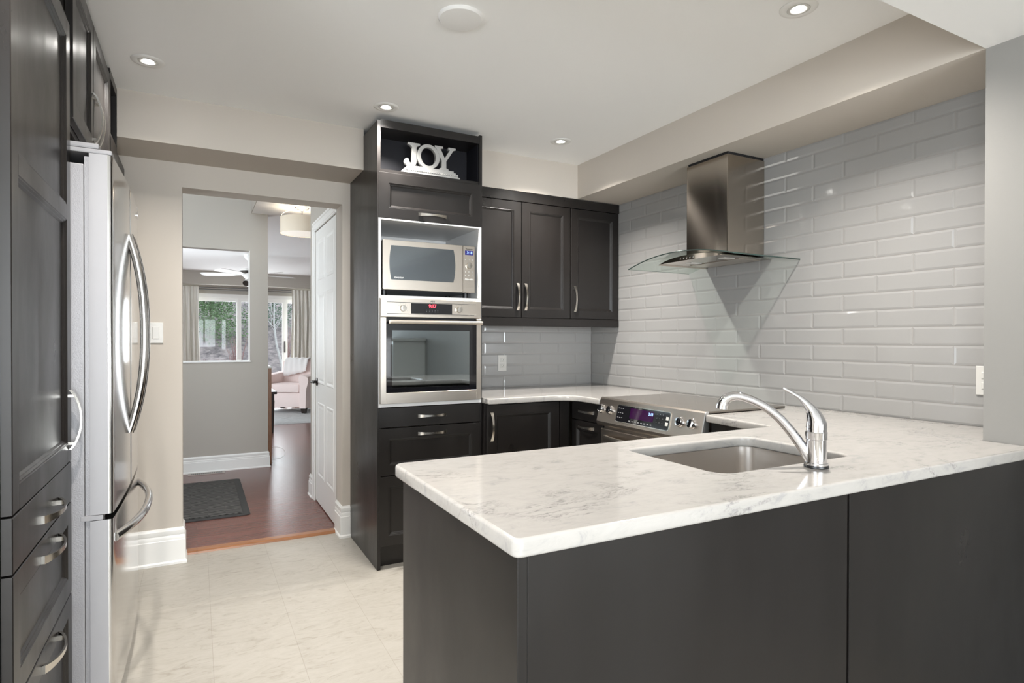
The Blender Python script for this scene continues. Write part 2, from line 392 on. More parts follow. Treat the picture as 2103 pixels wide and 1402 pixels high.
def planks(name, c1, c2, c3, bw, rh, rough, rot=0.0):
    m, N, L, P = nodemat(name)
    geo = N.new('ShaderNodeNewGeometry'); mp = N.new('ShaderNodeMapping'); mp.inputs['Rotation'].default_value = (0, 0, rot)
    L.new(geo.outputs['Position'], mp.inputs[0])
    br = N.new('ShaderNodeTexBrick'); br.offset = 0.37; br.offset_frequency = 2; br.inputs['Scale'].default_value = 1.0; br.inputs['Mortar Size'].default_value = 0.0017
    br.inputs['Brick Width'].default_value = bw; br.inputs['Row Height'].default_value = rh; br.inputs['Mortar Smooth'].default_value = 0.2
    br.inputs['Color1'].default_value = (*c1, 1); br.inputs['Color2'].default_value = (*c2, 1); br.inputs['Mortar'].default_value = (*[c * 0.35 for c in c1], 1)
    br.inputs['Bias'].default_value = 0.0
    L.new(mp.outputs[0], br.inputs['Vector'])
    nz = N.new('ShaderNodeTexNoise'); nz.inputs['Scale'].default_value = 9; nz.inputs['Detail'].default_value = 7; nz.inputs['Distortion'].default_value = 0.6
    mp2 = N.new('ShaderNodeMapping'); mp2.inputs['Scale'].default_value = (0.5, 9, 3); L.new(mp.outputs[0], mp2.inputs[0]); L.new(mp2.outputs[0], nz.inputs['Vector'])
    mx = N.new('ShaderNodeMix'); mx.data_type = 'RGBA'; mx.inputs[7].default_value = (*c3, 1)
    rp = N.new('ShaderNodeMapRange'); rp.inputs[1].default_value = 0.35; rp.inputs[2].default_value = 0.8; rp.inputs[4].default_value = 0.8
    L.new(nz.outputs[0], rp.inputs[0]); L.new(rp.outputs[0], mx.inputs[0]); L.new(br.outputs['Color'], mx.inputs[6]); L.new(mx.outputs[2], P.inputs['Base Color'])
    P.inputs['Roughness'].default_value = rough
    bp = N.new('ShaderNodeBump'); bp.inputs['Strength'].default_value = 0.15; bp.inputs['Distance'].default_value = 0.003
    L.new(nz.outputs[0], bp.inputs['Height']); L.new(bp.outputs[0], P.inputs['Normal'])
    M[name] = m
planks('hardwood', (0.155, 0.060, 0.050), (0.115, 0.045, 0.038), (0.20, 0.095, 0.07), 0.9, 0.083, 0.25)
planks('oak_strip', (0.30, 0.125, 0.05), (0.33, 0.145, 0.06), (0.17, 0.07, 0.03), 5.0, 0.3, 0.3)
planks('oak_post', (0.31, 0.14, 0.065), (0.34, 0.16, 0.07), (0.22, 0.09, 0.04), 5.0, 0.5, 0.35, R(90))
def tilemat():
    m, N, L, P = nodemat('glazed_tile')
    P.inputs['Base Color'].default_value = (0.335, 0.330, 0.322, 1)
    P.inputs['Roughness'].default_value = 0.07; P.inputs['Specular IOR Level'].default_value = 0.5
    geo = N.new('ShaderNodeNewGeometry'); nz = N.new('ShaderNodeTexNoise'); nz.inputs['Scale'].default_value = 9; nz.inputs['Detail'].default_value = 2
    L.new(geo.outputs['Position'], nz.inputs['Vector'])
    bp = N.new('ShaderNodeBump'); bp.inputs['Strength'].default_value = 0.10; bp.inputs['Distance'].default_value = 0.01
    L.new(nz.outputs[0], bp.inputs['Height']); L.new(bp.outputs[0], P.inputs['Normal'])
    M['glazed_tile'] = m
tilemat()
simple('grout', (0.33, 0.31, 0.295), 0.85)
def matmat():
    m, N, L, P = nodemat('mat_ribs')
    tc = N.new('ShaderNodeTexCoord'); mp = N.new('ShaderNodeMapping'); mp.inputs['Rotation'].default_value = (0, 0, R(35))
    L.new(tc.outputs['Object'], mp.inputs[0])
    ck = N.new('ShaderNodeTexChecker'); ck.inputs['Scale'].default_value = 9; L.new(tc.outputs['Object'], ck.inputs['Vector'])
    w1 = N.new('ShaderNodeTexWave'); w1.inputs['Scale'].default_value = 15; w1.bands_direction = 'DIAGONAL'; w1.inputs['Distortion'].default_value = 0.4
    w2 = N.new('ShaderNodeTexWave'); w2.inputs['Scale'].default_value = 15; w2.bands_direction = 'Y'; w2.inputs['Distortion'].default_value = 0.4
    L.new(tc.outputs['Object'], w1.inputs['Vector']); L.new(mp.outputs[0], w2.inputs['Vector'])
    mx = N.new('ShaderNodeMix'); mx.data_type = 'RGBA'; L.new(ck.outputs['Fac'], mx.inputs[0]); L.new(w1.outputs[0], mx.inputs[6]); L.new(w2.outputs[0], mx.inputs[7])
    rp = N.new('ShaderNodeValToRGB'); rp.color_ramp.elements[0].color = (0.012, 0.011, 0.010, 1); rp.color_ramp.elements[1].color = (0.11, 0.105, 0.10, 1)
    L.new(mx.outputs[2], rp.inputs[0]); L.new(rp.outputs[0], P.inputs['Base Color']); P.inputs['Roughness'].default_value = 0.9
    M['mat_ribs'] = m
matmat()
simple('mat_rubber', (0.03, 0.03, 0.03), 0.6)
def hillmat():
    m, N, L, P = nodemat('leaf_litter')
    tc = N.new('ShaderNodeNewGeometry'); nz = N.new('ShaderNodeTexNoise'); nz.inputs['Scale'].default_value = 5.0; nz.inputs['Detail'].default_value = 10; nz.inputs['Roughness'].default_value = 0.75
    L.new(tc.outputs['Position'], nz.inputs['Vector'])
    rp = N.new('ShaderNodeValToRGB'); e = rp.color_ramp.elements
    e[0].position = 0.35; e[0].color = (0.05, 0.042, 0.042, 1); e[1].position = 0.65; e[1].color = (0.23, 0.19, 0.18, 1)
    L.new(nz.outputs[0], rp.inputs[0]); L.new(rp.outputs[0], P.inputs['Base Color']); P.inputs['Roughness'].default_value = 1.0
    M['leaf_litter'] = m
hillmat()

# ================================================================== dimensions
XR, XC, YB, YS, YT = 2.729, 2.364, 3.818, 3.471, 3.175
ZS, ZK, ZH, ZC = 2.243, 2.479, 2.478, 0.914
XOL, XOR, ZO = -0.071, 0.814, 2.107
XL = -0.341
YN = 1.03
WT = 0.16

# ================================================================== setting
b = bx(-2.4, XR + .2, -5.5, 3.93, -0.08, 0.0); struct('floor', b, M['vinyl_tile'])
b = bx(-1.7, 4.4, 3.93, 12.75, -0.08, 0.004); struct('floor_hall', b, M['hardwood'])
# back wall with the doorway
b = B()
box(b, -1.2, XOL, YB, YB + WT, 0, ZK + .05); box(b, XOR, XR + .2, YB, YB + WT, 0, ZK + .05); box(b, XOL, XOR, YB, YB + WT, ZO, ZK + .05)
struct('wall_back', b, M['wall_paint'])
b = bx(XR + .009, XR + .2, YN, YB, 0, ZK + .05); struct('wall_right', b, M['wall_paint'])
b = bx(XC, XR + .2, -5.5, YN, 0, ZS); struct('wall_stub', b, M['dimmed_stub_paint'])
b = bx(-1.2, -0.985, 1.50, YB, 0, ZK + .05); struct('wall_left', b, M['wall_paint'])
b = bx(-2.4, -0.985, 1.38, 1.50, 0, ZS); struct('wall_pantry', b, M['wall_paint'])
b = B()   # dining room side wall, opening for the added window
box(b, -2.5, -2.4, -5.6, -2.05, 0, ZS); box(b, -2.5, -2.4, 0.25, 1.5, 0, ZS); box(b, -2.5, -2.4, -2.05, .25, 0, .6); box(b, -2.5, -2.4, -2.05, .25, 2.08, ZS)
struct('wall_side', b, M['wall_paint'])
b = B()
box(b, -2.4, -1.45, -5.6, -5.5, 0, ZS); box(b, 2.05, XC, -5.6, -5.5, 0, ZS); box(b, -1.45, 2.05, -5.6, -5.5, 2.22, ZS); box(b, -1.45, 2.05, -5.6, -5.5, 0, .28)
struct('wall_front', b, M['wall_paint'])
# ceilings
b = bx(-1.2, XR + .2, YN, YB, ZK, ZK + .12); struct('ceiling', b, M['ceiling_paint'])
b = bx(-2.5, XC + .5, -5.6, YN, ZS, ZK + .12); struct('ceiling_dining', b, M['dimmed_ceiling_paint'])
b = bx(0.475, 4.4, YB + WT, 12.2, ZH, ZH + .12); struct('ceiling_hall', b, M['ceiling_paint'])
b = bx(-1.7, 0.55, YB + WT, 6.4, 3.6, 3.7); box(b, -1.7, .475, 6.40, 12.2, ZH, ZH + .12)
struct('ceiling_entry', b, M['ceiling_paint'])
b = bx(0.469, .4749, YB + WT, 6.28, ZH + .001, 3.6); struct('wall_stairwell', b, M['hall_paint'])
# soffits
b = bx(-1.2, .862, YS, YB, ZS, ZK); box(b, 1.488, XC, YS, YB, ZS, ZK); struct('trim_1', b, M['wall_paint'])
b = bx(XC, XR + .02, YN, YB, ZS, ZK); struct('trim_2', b, M['wall_paint'])
# hall and living room
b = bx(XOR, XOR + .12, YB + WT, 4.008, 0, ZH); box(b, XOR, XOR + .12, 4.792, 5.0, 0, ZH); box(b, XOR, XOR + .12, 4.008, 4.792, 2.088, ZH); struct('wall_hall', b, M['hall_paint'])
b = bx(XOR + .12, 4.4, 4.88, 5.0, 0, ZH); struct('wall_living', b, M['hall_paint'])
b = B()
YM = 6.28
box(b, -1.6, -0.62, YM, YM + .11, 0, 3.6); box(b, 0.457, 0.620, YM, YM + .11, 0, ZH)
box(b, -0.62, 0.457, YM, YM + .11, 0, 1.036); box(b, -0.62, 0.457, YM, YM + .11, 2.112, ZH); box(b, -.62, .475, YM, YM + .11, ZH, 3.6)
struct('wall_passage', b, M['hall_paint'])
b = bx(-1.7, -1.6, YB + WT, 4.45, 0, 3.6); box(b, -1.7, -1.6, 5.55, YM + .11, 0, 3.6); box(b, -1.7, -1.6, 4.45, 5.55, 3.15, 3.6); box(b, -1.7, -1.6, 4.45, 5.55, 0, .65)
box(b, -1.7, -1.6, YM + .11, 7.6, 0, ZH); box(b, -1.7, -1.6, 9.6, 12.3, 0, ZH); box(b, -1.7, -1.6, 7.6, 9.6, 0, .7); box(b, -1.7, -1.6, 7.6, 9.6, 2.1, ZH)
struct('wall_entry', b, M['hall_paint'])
b = bx(4.3, 4.4, 5.0, 12.3, 0, ZH)
struct('wall_living_side', b, M['hall_paint'])
YF = 12.3
b = bx(-1.6, -.45, YF, YF + .12, 0, ZH); box(b, 3.0, 4.4, YF, YF + .12, 0, ZH); box(b, -.45, 3.0, YF, YF + .12, 2.10, ZH)
struct('wall_far', b, M['hall_paint'])
b = bx(-1.6, 4.3, 11.95, YF, 2.245, ZH); struct('trim_3', b, M['hall_paint'])
# passage sill trim
b = bx(-0.62, 0.462, YM - .012, YM + .122, 1.036, 1.05, bev=.003); box(b, .452, .457, YM - .003, YM + .113, 1.05, 2.112)
struct('trim_4', b, M['white_trim'])
# oak threshold
b = B(); loops(b, [[(x, 3.925, .0), (x, 3.928, .010), (x, 3.94, .016), (x, 3.99, .016), (x, 4.01, .005), (x, 4.01, 0)] for x in (XOL + .02, XOR - .02)])
struct('trim_5', b, M['oak_strip'])

# baseboards: profile (out, up)
def bbprof(h):
    return [(0, 0), (.022, 0), (.022, .012), (.015, .020), (.015, h * .66), (.012, h * .68), (.012, h * .76), (.009, h * .80), (.011, h * .84), (.011, h * .93), (.006, h * .97), (.004, h), (0, h)]
def baseboard(bm, path, h):
    """path: list of 2D points, room is to the left of travel"""
    P = [Vector(p) for p in path]; n = len(P); rings = []
    for i, p in enumerate(P):
        d0 = (P[i] - P[i - 1]).normalized() if i > 0 else None; d1 = (P[i + 1] - P[i]).normalized() if i < n - 1 else None
        if d0 is None: d0 = d1
        if d1 is None: d1 = d0
        n0 = Vector((-d0.y, d0.x)); n1 = Vector((-d1.y, d1.x)); m = (n0 + n1).normalized(); k = 1 / max(.3, m.dot(n0))
        rings.append([(p.x + m.x * k * o, p.y + m.y * k * o, z) for o, z in bbprof(h)])
    loops(bm, rings); return bm
b = B(); baseboard(b, [(XOL, YB + WT), (XOL, YB), (-.95, YB)], .20); struct('baseboard_back', b, M['white_trim'], smooth=25)
b = B(); baseboard(b, [(.862, YB), (XOR, YB), (XOR, YB + WT + .01)], .20); struct('baseboard_jamb', b, M['white_trim'], smooth=25)
b = B(); baseboard(b, [(.620, YM + .11), (.620, YM), (-1.6, YM)], .155); struct('baseboard_passage', b, M['white_trim'], smooth=25)
b = B(); baseboard(b, [(XOR, 4.86), (XOR, 5.0), (1.6, 5.0)], .17); struct('baseboard_hall', b, M['white_trim'], smooth=25)

# hall door, six panels, white casing
F = Fr((XOR, 4.79, 0), (0, -1, 0), (-1, 0, 0))     # u runs from far edge toward the camera
b = B(); F.slab(b, 0, .78, .012, 2.085, -.035, -.004, .001)
cols = [(.11, .36), (.44, .69)]
for u0, u1 in cols:
    for v0, v1 in ((.22, .78), (.92, 1.60), (1.70, 2.0)):
        rr = [F.rect(u0 + i, u1 - i, v0 + i, v1 - i, d) for i, d in ((0, -.0038), (.006, .0005), (.013, .0005), (.026, -.0036), (.042, -.0015))]
        loops(b, rr, False, True)
d1 = struct('door_1', b, M['white_trim'])
b = B(); F.slab(b, -.068, .0, 0, 2.16, -.001, .009, .002); F.slab(b, -.068, .795, 2.09, 2.16, -.001, .0095, .002); F.slab(b, -.06, .79, 2.10, 2.12, .009, .013, .002); F.slab(b, -.06, .79, 2.14, 2.158, .009, .016, .002)
F.slab(b, -.064, -.05, 0, 2.13, .009, .013, .002)
obj('casing', b, M['white_trim'], d1)
b = B(); lathe(b, [(.031, 0), (.031, .006), (.024, .010), (.011, .012), (.010, .035), (.014, .042), (.0, .046)], F.p(.07, .93, -.004), F.n, 20)
tube(b, [F.p(.07, .93, .04), F.p(.10, .93, .042), F.p(.135, .935, .04), F.p(.165, .93, .038)], [.010, .0085, .0075, .006], 10)
obj('door_handle', b, M['bronze'], d1, 'dark bronze lever handle', smooth=40)

# patio doors in the far wall
wd = struct('window_1', (lambda b: (box(b, -.45, 3.0, YF, YF + .1, 2.03, 2.10), box(b, -.45, 3.0, YF, YF + .1, 0.004, .07), box(b, -.45, -.38, YF, YF + .1, .07, 2.03), box(b, 2.93, 3.0, YF, YF + .1, .07, 2.03), b)[-1])(B()), M['white_trim'])
edges = [(-.38, .75), (.69, 1.56), (1.52, 2.35), (2.28, 2.93)]
for k, (a, c) in enumerate(edges):
    y = YF + (.02 if k % 2 else .055); b = B()
    if k == 1: z0 = .07
    box(b, a, a + .055, y, y + .03, .07, 2.03); box(b, c - .085, c, y, y + .03, .07, 2.03); box(b, a + .055, c - .085, y, y + .03, 1.965, 2.03); box(b, a + .055, c - .085, y, y + .03, .07, .16)
    s = obj('sash', b, M['white_trim'], wd)
    obj('pane', bx(a + .05, c - .08, y + .012, y + .018, .15, 1.97), M['window_glass'], s)
    if k == 1: obj('handle', bx(c - .05, c - .03, y - .04, y, 1.0, 1.22, .004), M['bronze'], s, 'dark pull handle')
# dining window behind the camera, then unseen windows added for fill light
def plain_window(name, x0, x1, y0, y1, z0, z1, axis):
    b = B()
    if axis == 'y':
        for a, c, e, f in ((x0, x1, z0, z0 + .06), (x0, x1, z1 - .06, z1), (x0, x0 + .06, z0 + .06, z1 - .06), (x1 - .06, x1, z0 + .06, z1 - .06), ((x0 + x1) / 2 - .04, (x0 + x1) / 2 + .04, z0 + .06, z1 - .06)): box(b, a, c, y0, y1, e, f)
        o = struct(name, b, M['white_trim']); obj('pane', bx(x0, x1, (y0 + y1) / 2, (y0 + y1) / 2 + .004, z0, z1), M['window_glass'], o)
    else:
        for a, c, e, f in ((y0, y1, z0, z0 + .06), (y0, y1, z1 - .06, z1), (y0, y0 + .06, z0 + .06, z1 - .06), (y1 - .06, y1, z0 + .06, z1 - .06), ((y0 + y1) / 2 - .04, (y0 + y1) / 2 + .04, z0 + .06, z1 - .06)): box(b, x0, x1, a, c, e, f)
        o = struct(name, b, M['white_trim']); obj('pane', bx((x0 + x1) / 2, (x0 + x1) / 2 + .004, y0, y1, z0, z1), M['window_glass'], o)
plain_window('window_2', -1.45, 2.05, -5.54, -5.5, .28, 2.22, 'y')
plain_window('added_window_3', -2.44, -2.40, -2.05, .25, .6, 2.08, 'x')  # unseen window, added to soften the light
plain_window('added_window_4', -1.66, -1.60, 4.45, 5.55, .65, 3.15, 'x')  # unseen window, added to light the foyer
plain_window('added_window_5', -1.66, -1.62, 7.6, 9.6, .7, 2.1, 'x')  # unseen window, added to light the living room

# ================================================================== tiled backsplash
def tiles(F, u_lo, u_hi, joints0, pitch, rows, rh, v0, v_hi, d=.008):
    bm = B(); g = .0011
    for r in range(rows):
        off = joints0 + (pitch / 2 if r % 2 else 0)
        a = v0 + r * rh; c = min(a + rh, v_hi)
        if c - a < .02: continue
        k = math.floor((u_lo - off) / pitch)
        while off + k * pitch < u_hi:
            s = max(u_lo, off + k * pitch); e = min(u_hi, off + (k + 1) * pitch); k += 1
            if e - s < .008: continue
            s += g; e -= g
            be = min(.009, (e - s) * .3); bt = min(.009, (c - a) * .3)
            loops(bm, [F.rect(s, e, a + g, c - g, .001), F.rect(s, e, a + g, c - g, d * .72), F.rect(s + be, e - be, a + g + bt, c - g - bt, d)], False, True)
    return bm
Fr_ = Fr((XR + .009, 0, 0), (0, 1, 0), (-1, 0, 0))
b = tiles(Fr_, YN, YB - .001, 1.452, .315, 17, .0797, ZC, ZS)
t = obj('tile_backsplash', b, M['glazed_tile']); tag(t, 'glossy pale grey subway tiles with sloped edges, on the wall around the range hood', 'backsplash')
obj('grout_bed', bx(XR + .0040, XR + .009, YN, YB, ZC - .03, ZS), M['grout'], t)
Fb_ = Fr((0, YB - .0003, 0), (1, 0, 0), (0, -1, 0))
b = tiles(Fb_, 1.487, XR, 1.959 + .3115 * 2, .3115, 6, .0797, ZC, 1.40)
t = obj('tile_backsplash', b, M['glazed_tile']); tag(t, 'short strip of grey subway tiles under the wall cabinets beside the oven tower', 'backsplash')
obj('grout_bed', bx(1.487, XR, YB - .0053, YB, ZC - .03, 1.40), M['grout'], t)
# steel edge of tiling is hidden; outlets
def outlet(F, uc, vc, label, switch=False):
    t = thing('light_switch' if switch else 'wall_outlet', label, 'switch' if switch else 'outlet', F.p(uc, vc - .0575, 0))
    b = B(); F.slab(b, uc - .035, uc + .035, vc - .0575, vc + .0575, 0, .006, .0025); obj('cover_plate', b, M['white_plastic'], t)
    if switch:
        b = B(); F.slab(b, uc - .0165, uc + .0165, vc - .033, vc + .033, .0058, .0095, .002); obj('rocker', b, M['white_plastic'], t)
    else:
        for s in (-1, 1):
            b = B(); F.slab(b, uc - .017, uc + .017, vc + s * .0205 - .0145, vc + s * .0205 + .0145, .0058, .0085, .003); r = obj('receptacle', b, M['white_plastic'], t)
            b = B()
            for q in (-.0065, .0065): F.slab(b, uc + q - .001, uc + q + .001, vc + s * .0205 - .002, vc + s * .0205 + .006, .0083, .0089, .0001)
            F.slab(b, uc - .002, uc + .002, vc + s * .0205 - .009, vc + s * .0205 - .005, .0083, .0089, .0001); obj('slots', b, M['black_plastic'], r)
    return t
Fbt = Fr((0, YB - .008, 0), (1, 0, 0), (0, -1, 0)); Frt = Fr((XR + .001, 0, 0), (0, 1, 0), (-1, 0, 0))
outlet(Fbt, 1.943, 1.088, 'white double outlet on the tiles under the wall cabinets')
outlet(Frt, 1.178, 1.097, 'white double outlet at the far right beside the grey wall end')
outlet(Fb_, -.198, 1.289, 'white rocker switch on the beige wall beside the refrigerator', True)

# ================================================================== ceiling lights
spots = [(-.187, 3.07, 'round recessed ceiling light nearest the refrigerator side'), (.883, 3.078, 'round recessed ceiling light above the oven tower top'),
         (1.984, 3.10, 'small recessed ceiling light above the wall cabinets'), (1.965, 1.448, 'large bright recessed ceiling light at the upper right near the soffit'),
         (-.187, 1.448, 'recessed ceiling light above the pantry, nearest the camera')]
def downlight():
    t = thing('recessed_light', 'x', 'ceiling light', (0, 0, ZK), 'recessed lights in the kitchen ceiling')
    b = B(); lathe(b, [(.040, -.001), (.040, -.0045), (.046, -.006), (.060, -.0055), (.066, -.001)], (0, 0, ZK), seg=40, cap=False); obj('trim_ring', b, M['white_trim'], t, smooth=40)
    b = B(); lathe(b, [(.040, -.001), (.0385, -.0055), (.033, -.0065), (.024, -.004), (.021, -.001)], (0, 0, ZK), seg=40, cap=False); obj('gimbal_ring', b, M['white_plastic'], t, smooth=40)
    b = B(); lathe(b, [(.021, -.0012), (.021, -.002), (.016, -.0035), (.0, -.0045)], (0, 0, ZK), seg=32, cap=False); obj('bulb', b, M['lamp_glass'], t, smooth=40)
    return t
proto = downlight()
for i, (x, y, lab) in enumerate(spots):
    if i == 0: t = proto
    else:
        t = proto.copy(); col.objects.link(t)
        for ch in list(proto.children):
            c = ch.copy(); col.objects.link(c); c.parent = t
    t.location = (x, y, ZK); t['label'] = lab
    d = bpy.data.lights.new('lamp_light', 'SPOT'); d.energy = 68; d.spot_size = R(130); d.spot_blend = 0.85; d.shadow_soft_size = .028; d.color = (1.0, .955, .90)
    lo = bpy.data.objects.new('lamp_light', d); col.objects.link(lo); lo.parent = t; lo.location = (0, 0, -.012)
b = B(); lathe(b, [(.085, 0), (.085, -.006), (.080, -.012), (.06, -.014), (0, -.015)], (.888, 2.092, ZK), seg=48, cap=False)
t = obj('ceiling_cover_plate', b, M['dimmed_ceiling_paint'], smooth=40); tag(t, 'blank round white cover plate on the kitchen ceiling', 'cover plate')  # darkened paint offsets the extra light on the plate

# ================================================================== cabinets
FT = Fr((0, YT + .02, 0), (1, 0, 0), (0, -1, 0))       # tower fronts, faces end at YT
# ---- oven tower
t = thing('oven_tower_cabinet', 'tall espresso cabinet tower holding the microwave and wall oven', 'cabinet', (1.175, 3.5, 0))
x0, x1 = .863, 1.487
b = bx(x0, x0 + .018, YT + .002, YB - .003, 0, 2.441, .001); obj('side_panel', b, M['cabinet'], t)
b = bx(x1 - .018, x1, YT + .002, YB - .003, 0, 2.455, .001); obj('side_panel', b, M['cabinet'], t)
b = bx(x0 + .018, x1 - .018, YT + .004, YB - .003, 2.405, 2.448); box(b, x0 + .018, x1 - .018, YT + .012, YB - .003, 2.165, 2.183); obj('open_shelf', b, M['cabinet'], t)
b = bx(x0 + .0185, x1 - .0185, 3.36, 3.37, 2.1832, 2.4048); box(b, x0 + .0182, x0 + .02, YT + .02, 3.36, 2.1832, 2.4048); box(b, x1 - .02, x1 - .0182, YT + .02, 3.36, 2.1832, 2.4048); obj('shelf_back', b, M['cabinet_inside'], t)
b = B()  # white carcass around the appliances
box(b, x0 + .0055, x0 + .0195, YT, 3.72, .885, 1.914); box(b, x1 - .0215, x1 - .0055, YT, 3.72, .885, 1.914)
for za, zb in ((1.906, 1.914), (1.480, 1.496), (.885, .903)): box(b, x0 + .0195, x1 - .0215, YT, 3.70, za, zb)
box(b, x0 + .0195, x1 - .0215, 3.70, 3.72, .885, 1.914)
obj('appliance_housing', b, M['white_laminate'], t, 'white laminate housing around microwave and oven')
d = obj('flip_door', panel_door(FT, .871, 1.479, 1.916, 2.164), M['cabinet'], t); bow_handle(FT, 1.177, 1.951, .17, parent=d)
d = obj('drawer', slab_door(FT, .871, 1.479, .773, .881), M['cabinet'], t, 'flat slab drawer front'); bow_handle(FT, 1.175, .828, .17, parent=d)
d = obj('drawer', panel_door(FT, .871, 1.479, .510, .768), M['cabinet'], t); bow_handle(FT, 1.175, .730, .17, parent=d)
d = obj('drawer', panel_door(FT, .871, 1.479, .125, .505), M['cabinet'], t); bow_handle(FT, 1.175, .46, .17, parent=d)
obj('toe_kick', bx(x0 + .018, x1 - .018, YT + .06, YT + .08, 0, .125), M['cabinet'], t)

# ---- microwave
FM = Fr((0, 3.215, 0), (1, 0, 0), (0, -1, 0))
t = thing('microwave', 'stainless steel microwave in the white niche above the wall oven', 'microwave', (1.172, 3.4, 1.496))
mz0, mz1 = 1.530, 1.803
b = bx(.900, 1.447, 3.217, 3.60, mz0 + .002, mz1 - .002, .004); obj('casing', b, M['grey_plastic'], t)
for x in (.925, 1.42): obj('foot', (lambda b: lathe(b, [(.016, 0), (.016, mz0 + .003 - 1.4965)], (x, 3.27, 1.4965), seg=16))(B()), M['black_plastic'], t)
for x in (.925, 1.42): obj('foot', (lambda b: lathe(b, [(.016, 0), (.016, mz0 + .003 - 1.4965)], (x, 3.55, 1.4965), seg=16))(B()), M['black_plastic'], t)
me = curve_mesh('door', [fillet([(.897, mz0, .008), (1.372, mz0, .002), (1.372, mz1, .002), (.897, mz1, .008)])], .009, .002, 2, Matrix(((1, 0, 0, 0), (0, 0, -1, 3.206), (0, 1, 0, 0), (0, 0, 0, 1))))
d = finish('door', me, M['steel'], t, smooth=30)
L_ = []
for k in range(17):
    a = -1 + 2 * k / 16; L_.append((.945 - .010 * (1 - a * a), 1.679 - a * .094))
Rr = [(1.313 + .012 * (1 - (-1 + 2 * k / 16) ** 2), 1.585 + k / 16 * .188) for k in range(17)]
me = curve_mesh('window', [L_ + Rr], .0006, 0, 0, Matrix(((1, 0, 0, 0), (0, 0, -1, 3.1945), (0, 1, 0, 0), (0, 0, 0, 1))))
simple('microwave_glass', (0.27, 0.30, 0.33), 0.10, 1.0)
finish('door_window', me, M['microwave_glass'], d, 'grey mirrored glass window')
me = text_mesh('Inverter', .017, frame_mtx(FM, .988, 1.598, .0216)); finish('lettering', me, M['lettering_light'], d)
b = B(); FM.slab(b, 1.374, 1.449, mz0, mz1, -.002, .0195, .002); cp = obj('control_panel', b, M['steel'], t, 'beige steel control strip')
b = B(); FM.slab(b, 1.386, 1.437, 1.750, 1.776, .0195, .0205, .0005); s = obj('display', b, M['blue_screen'], cp, 'blue lit clock display')
me = text_mesh('Panasonic', .0115, frame_mtx(FM, 1.412, 1.785, .0197), offs=.0002); finish('lettering', me, M['lettering_dark'], cp)
me = text_mesh('3:18', .021, frame_mtx(FM, 1.414, 1.763, .0207), .0002, .0002); finish('digits', me, M['blue_digits'], cp)
b = B(); lathe(b, [(.0185, 0), (.018, .009), (.016, .014), (0, .0145)], FM.p(1.4115, 1.688, .0195), FM.n, 28); obj('dial', b, M['nickel'], cp, smooth=30)
def dot(name, u, v, r, F, d, m, p, ru=None):
    b = B(); ru = ru or r; n = 16
    loops(b, [[F.p(u + ru * math.cos(6.2832 * k / n), v + r * math.sin(6.2832 * k / n), d) for k in range(n)], [F.p(u + .85 * ru * math.cos(6.2832 * k / n), v + .85 * r * math.sin(6.2832 * k / n), d + .0015) for k in range(n)]])
    return obj(name, b, m, p)
for v in (1.722, 1.652, 1.630):
    for u in (1.389, 1.4115, 1.434): dot('button', u, v, .0032, FM, .0195, M['white_plastic'], cp)
for u in (1.398, 1.427): dot('button', u, 1.607, .005, FM, .0195, M['white_plastic'], cp, .013)
b = B(); FM.slab(b, 1.382, 1.441, 1.560, 1.592, .0195, .0202, .0005); obj('open_button', b, M['steel'], cp)

# ---- wall oven
FO = Fr((0, YT, 0), (1, 0, 0), (0, -1, 0))
t = thing('wall_oven', 'built-in stainless wall oven below the microwave, red clock digits', 'oven', (1.172, 3.45, .904))
obj('oven_body', bx(.886, 1.466, YT + .003, 3.69, .908, 1.474), M['dark_gap'], t)
b = B(); FO.slab(b, .873, 1.471, 1.377, 1.479, 0, .022, .002); cp = obj('control_panel', b, M['steel'], t)
for v in (1.4585, 1.3955):
    b = B(); FO.slab(b, .909, 1.437, v - .0013, v + .0013, .0215, .0226, .0003); obj('groove', b, M['black_plastic'], cp)
b = B(); FO.slab(b, 1.045, 1.288, 1.398, 1.456, .0215, .0228, .0003); s = obj('display_glass', b, M['black_glass'], cp, 'black glass display panel')
me = text_mesh('9:17', .026, frame_mtx(FO, 1.170, 1.441, .0230), .0002, .0006); finish('digits', me, M['red_digits'], cp)
me = text_mesh('AEG', .0125, frame_mtx(FO, 1.171, 1.4685, .0222), offs=.0003, space=1.15); finish('lettering', me, M['lettering_dark'], cp)
for r_ in range(2):
    for k in range(5): dot('touch_button', 1.135 + k * .0165, 1.419 - r_ * .009, .0018, FO, .0227, M['grey_plastic'], cp)
for u in (.999, 1.331):
    b = B(); lathe(b, [(.0185, 0), (.018, .012), (.0165, .016), (0, .0165)], FO.p(u, 1.426, .0220), FO.n, 28)
    F2 = FO; FO.slab(b, u - .0035, u + .0035, 1.426 - .016, 1.426 + .016, .037, .040, .001); obj('knob', b, M['nickel'], cp, smooth=30)
    for k in range(9):
        a = R(-120 + k * 30 + 90); dot('dial_mark', u + .027 * math.cos(a), 1.426 + .027 * math.sin(a), .0009, FO, .0218, M['lettering_dark'], cp)
b = B()   # door: steel frame
for u0, u1, v0, v1 in ((.873, .905, .906, 1.374), (1.441, 1.471, .906, 1.374), (.905, 1.441, .906, .964)):
    FO.slab(b, u0, u1, v0, v1, 0, .024, .0008)
d = obj('oven_door', b, M['steel'], t)
b = B(); FO.slab(b, .905, 1.441, .964, 1.368, .002, .0225, .001); obj('glass_front', b, M['black_glass'], d, 'black glass door front')
simple('oven_window', (0.30, 0.34, 0.36), 0.03, 1.0)
b = B(); FO.slab(b, .937, 1.396, .990, 1.305, .0224, .0232, .0003); obj('window', b, M['oven_window'], d, 'reflective inner window')
b = B(); n = 18
tube(b, [FO.p(.912, 1.350, .064), FO.p(1.458, 1.350, .064)], .0105, 18)
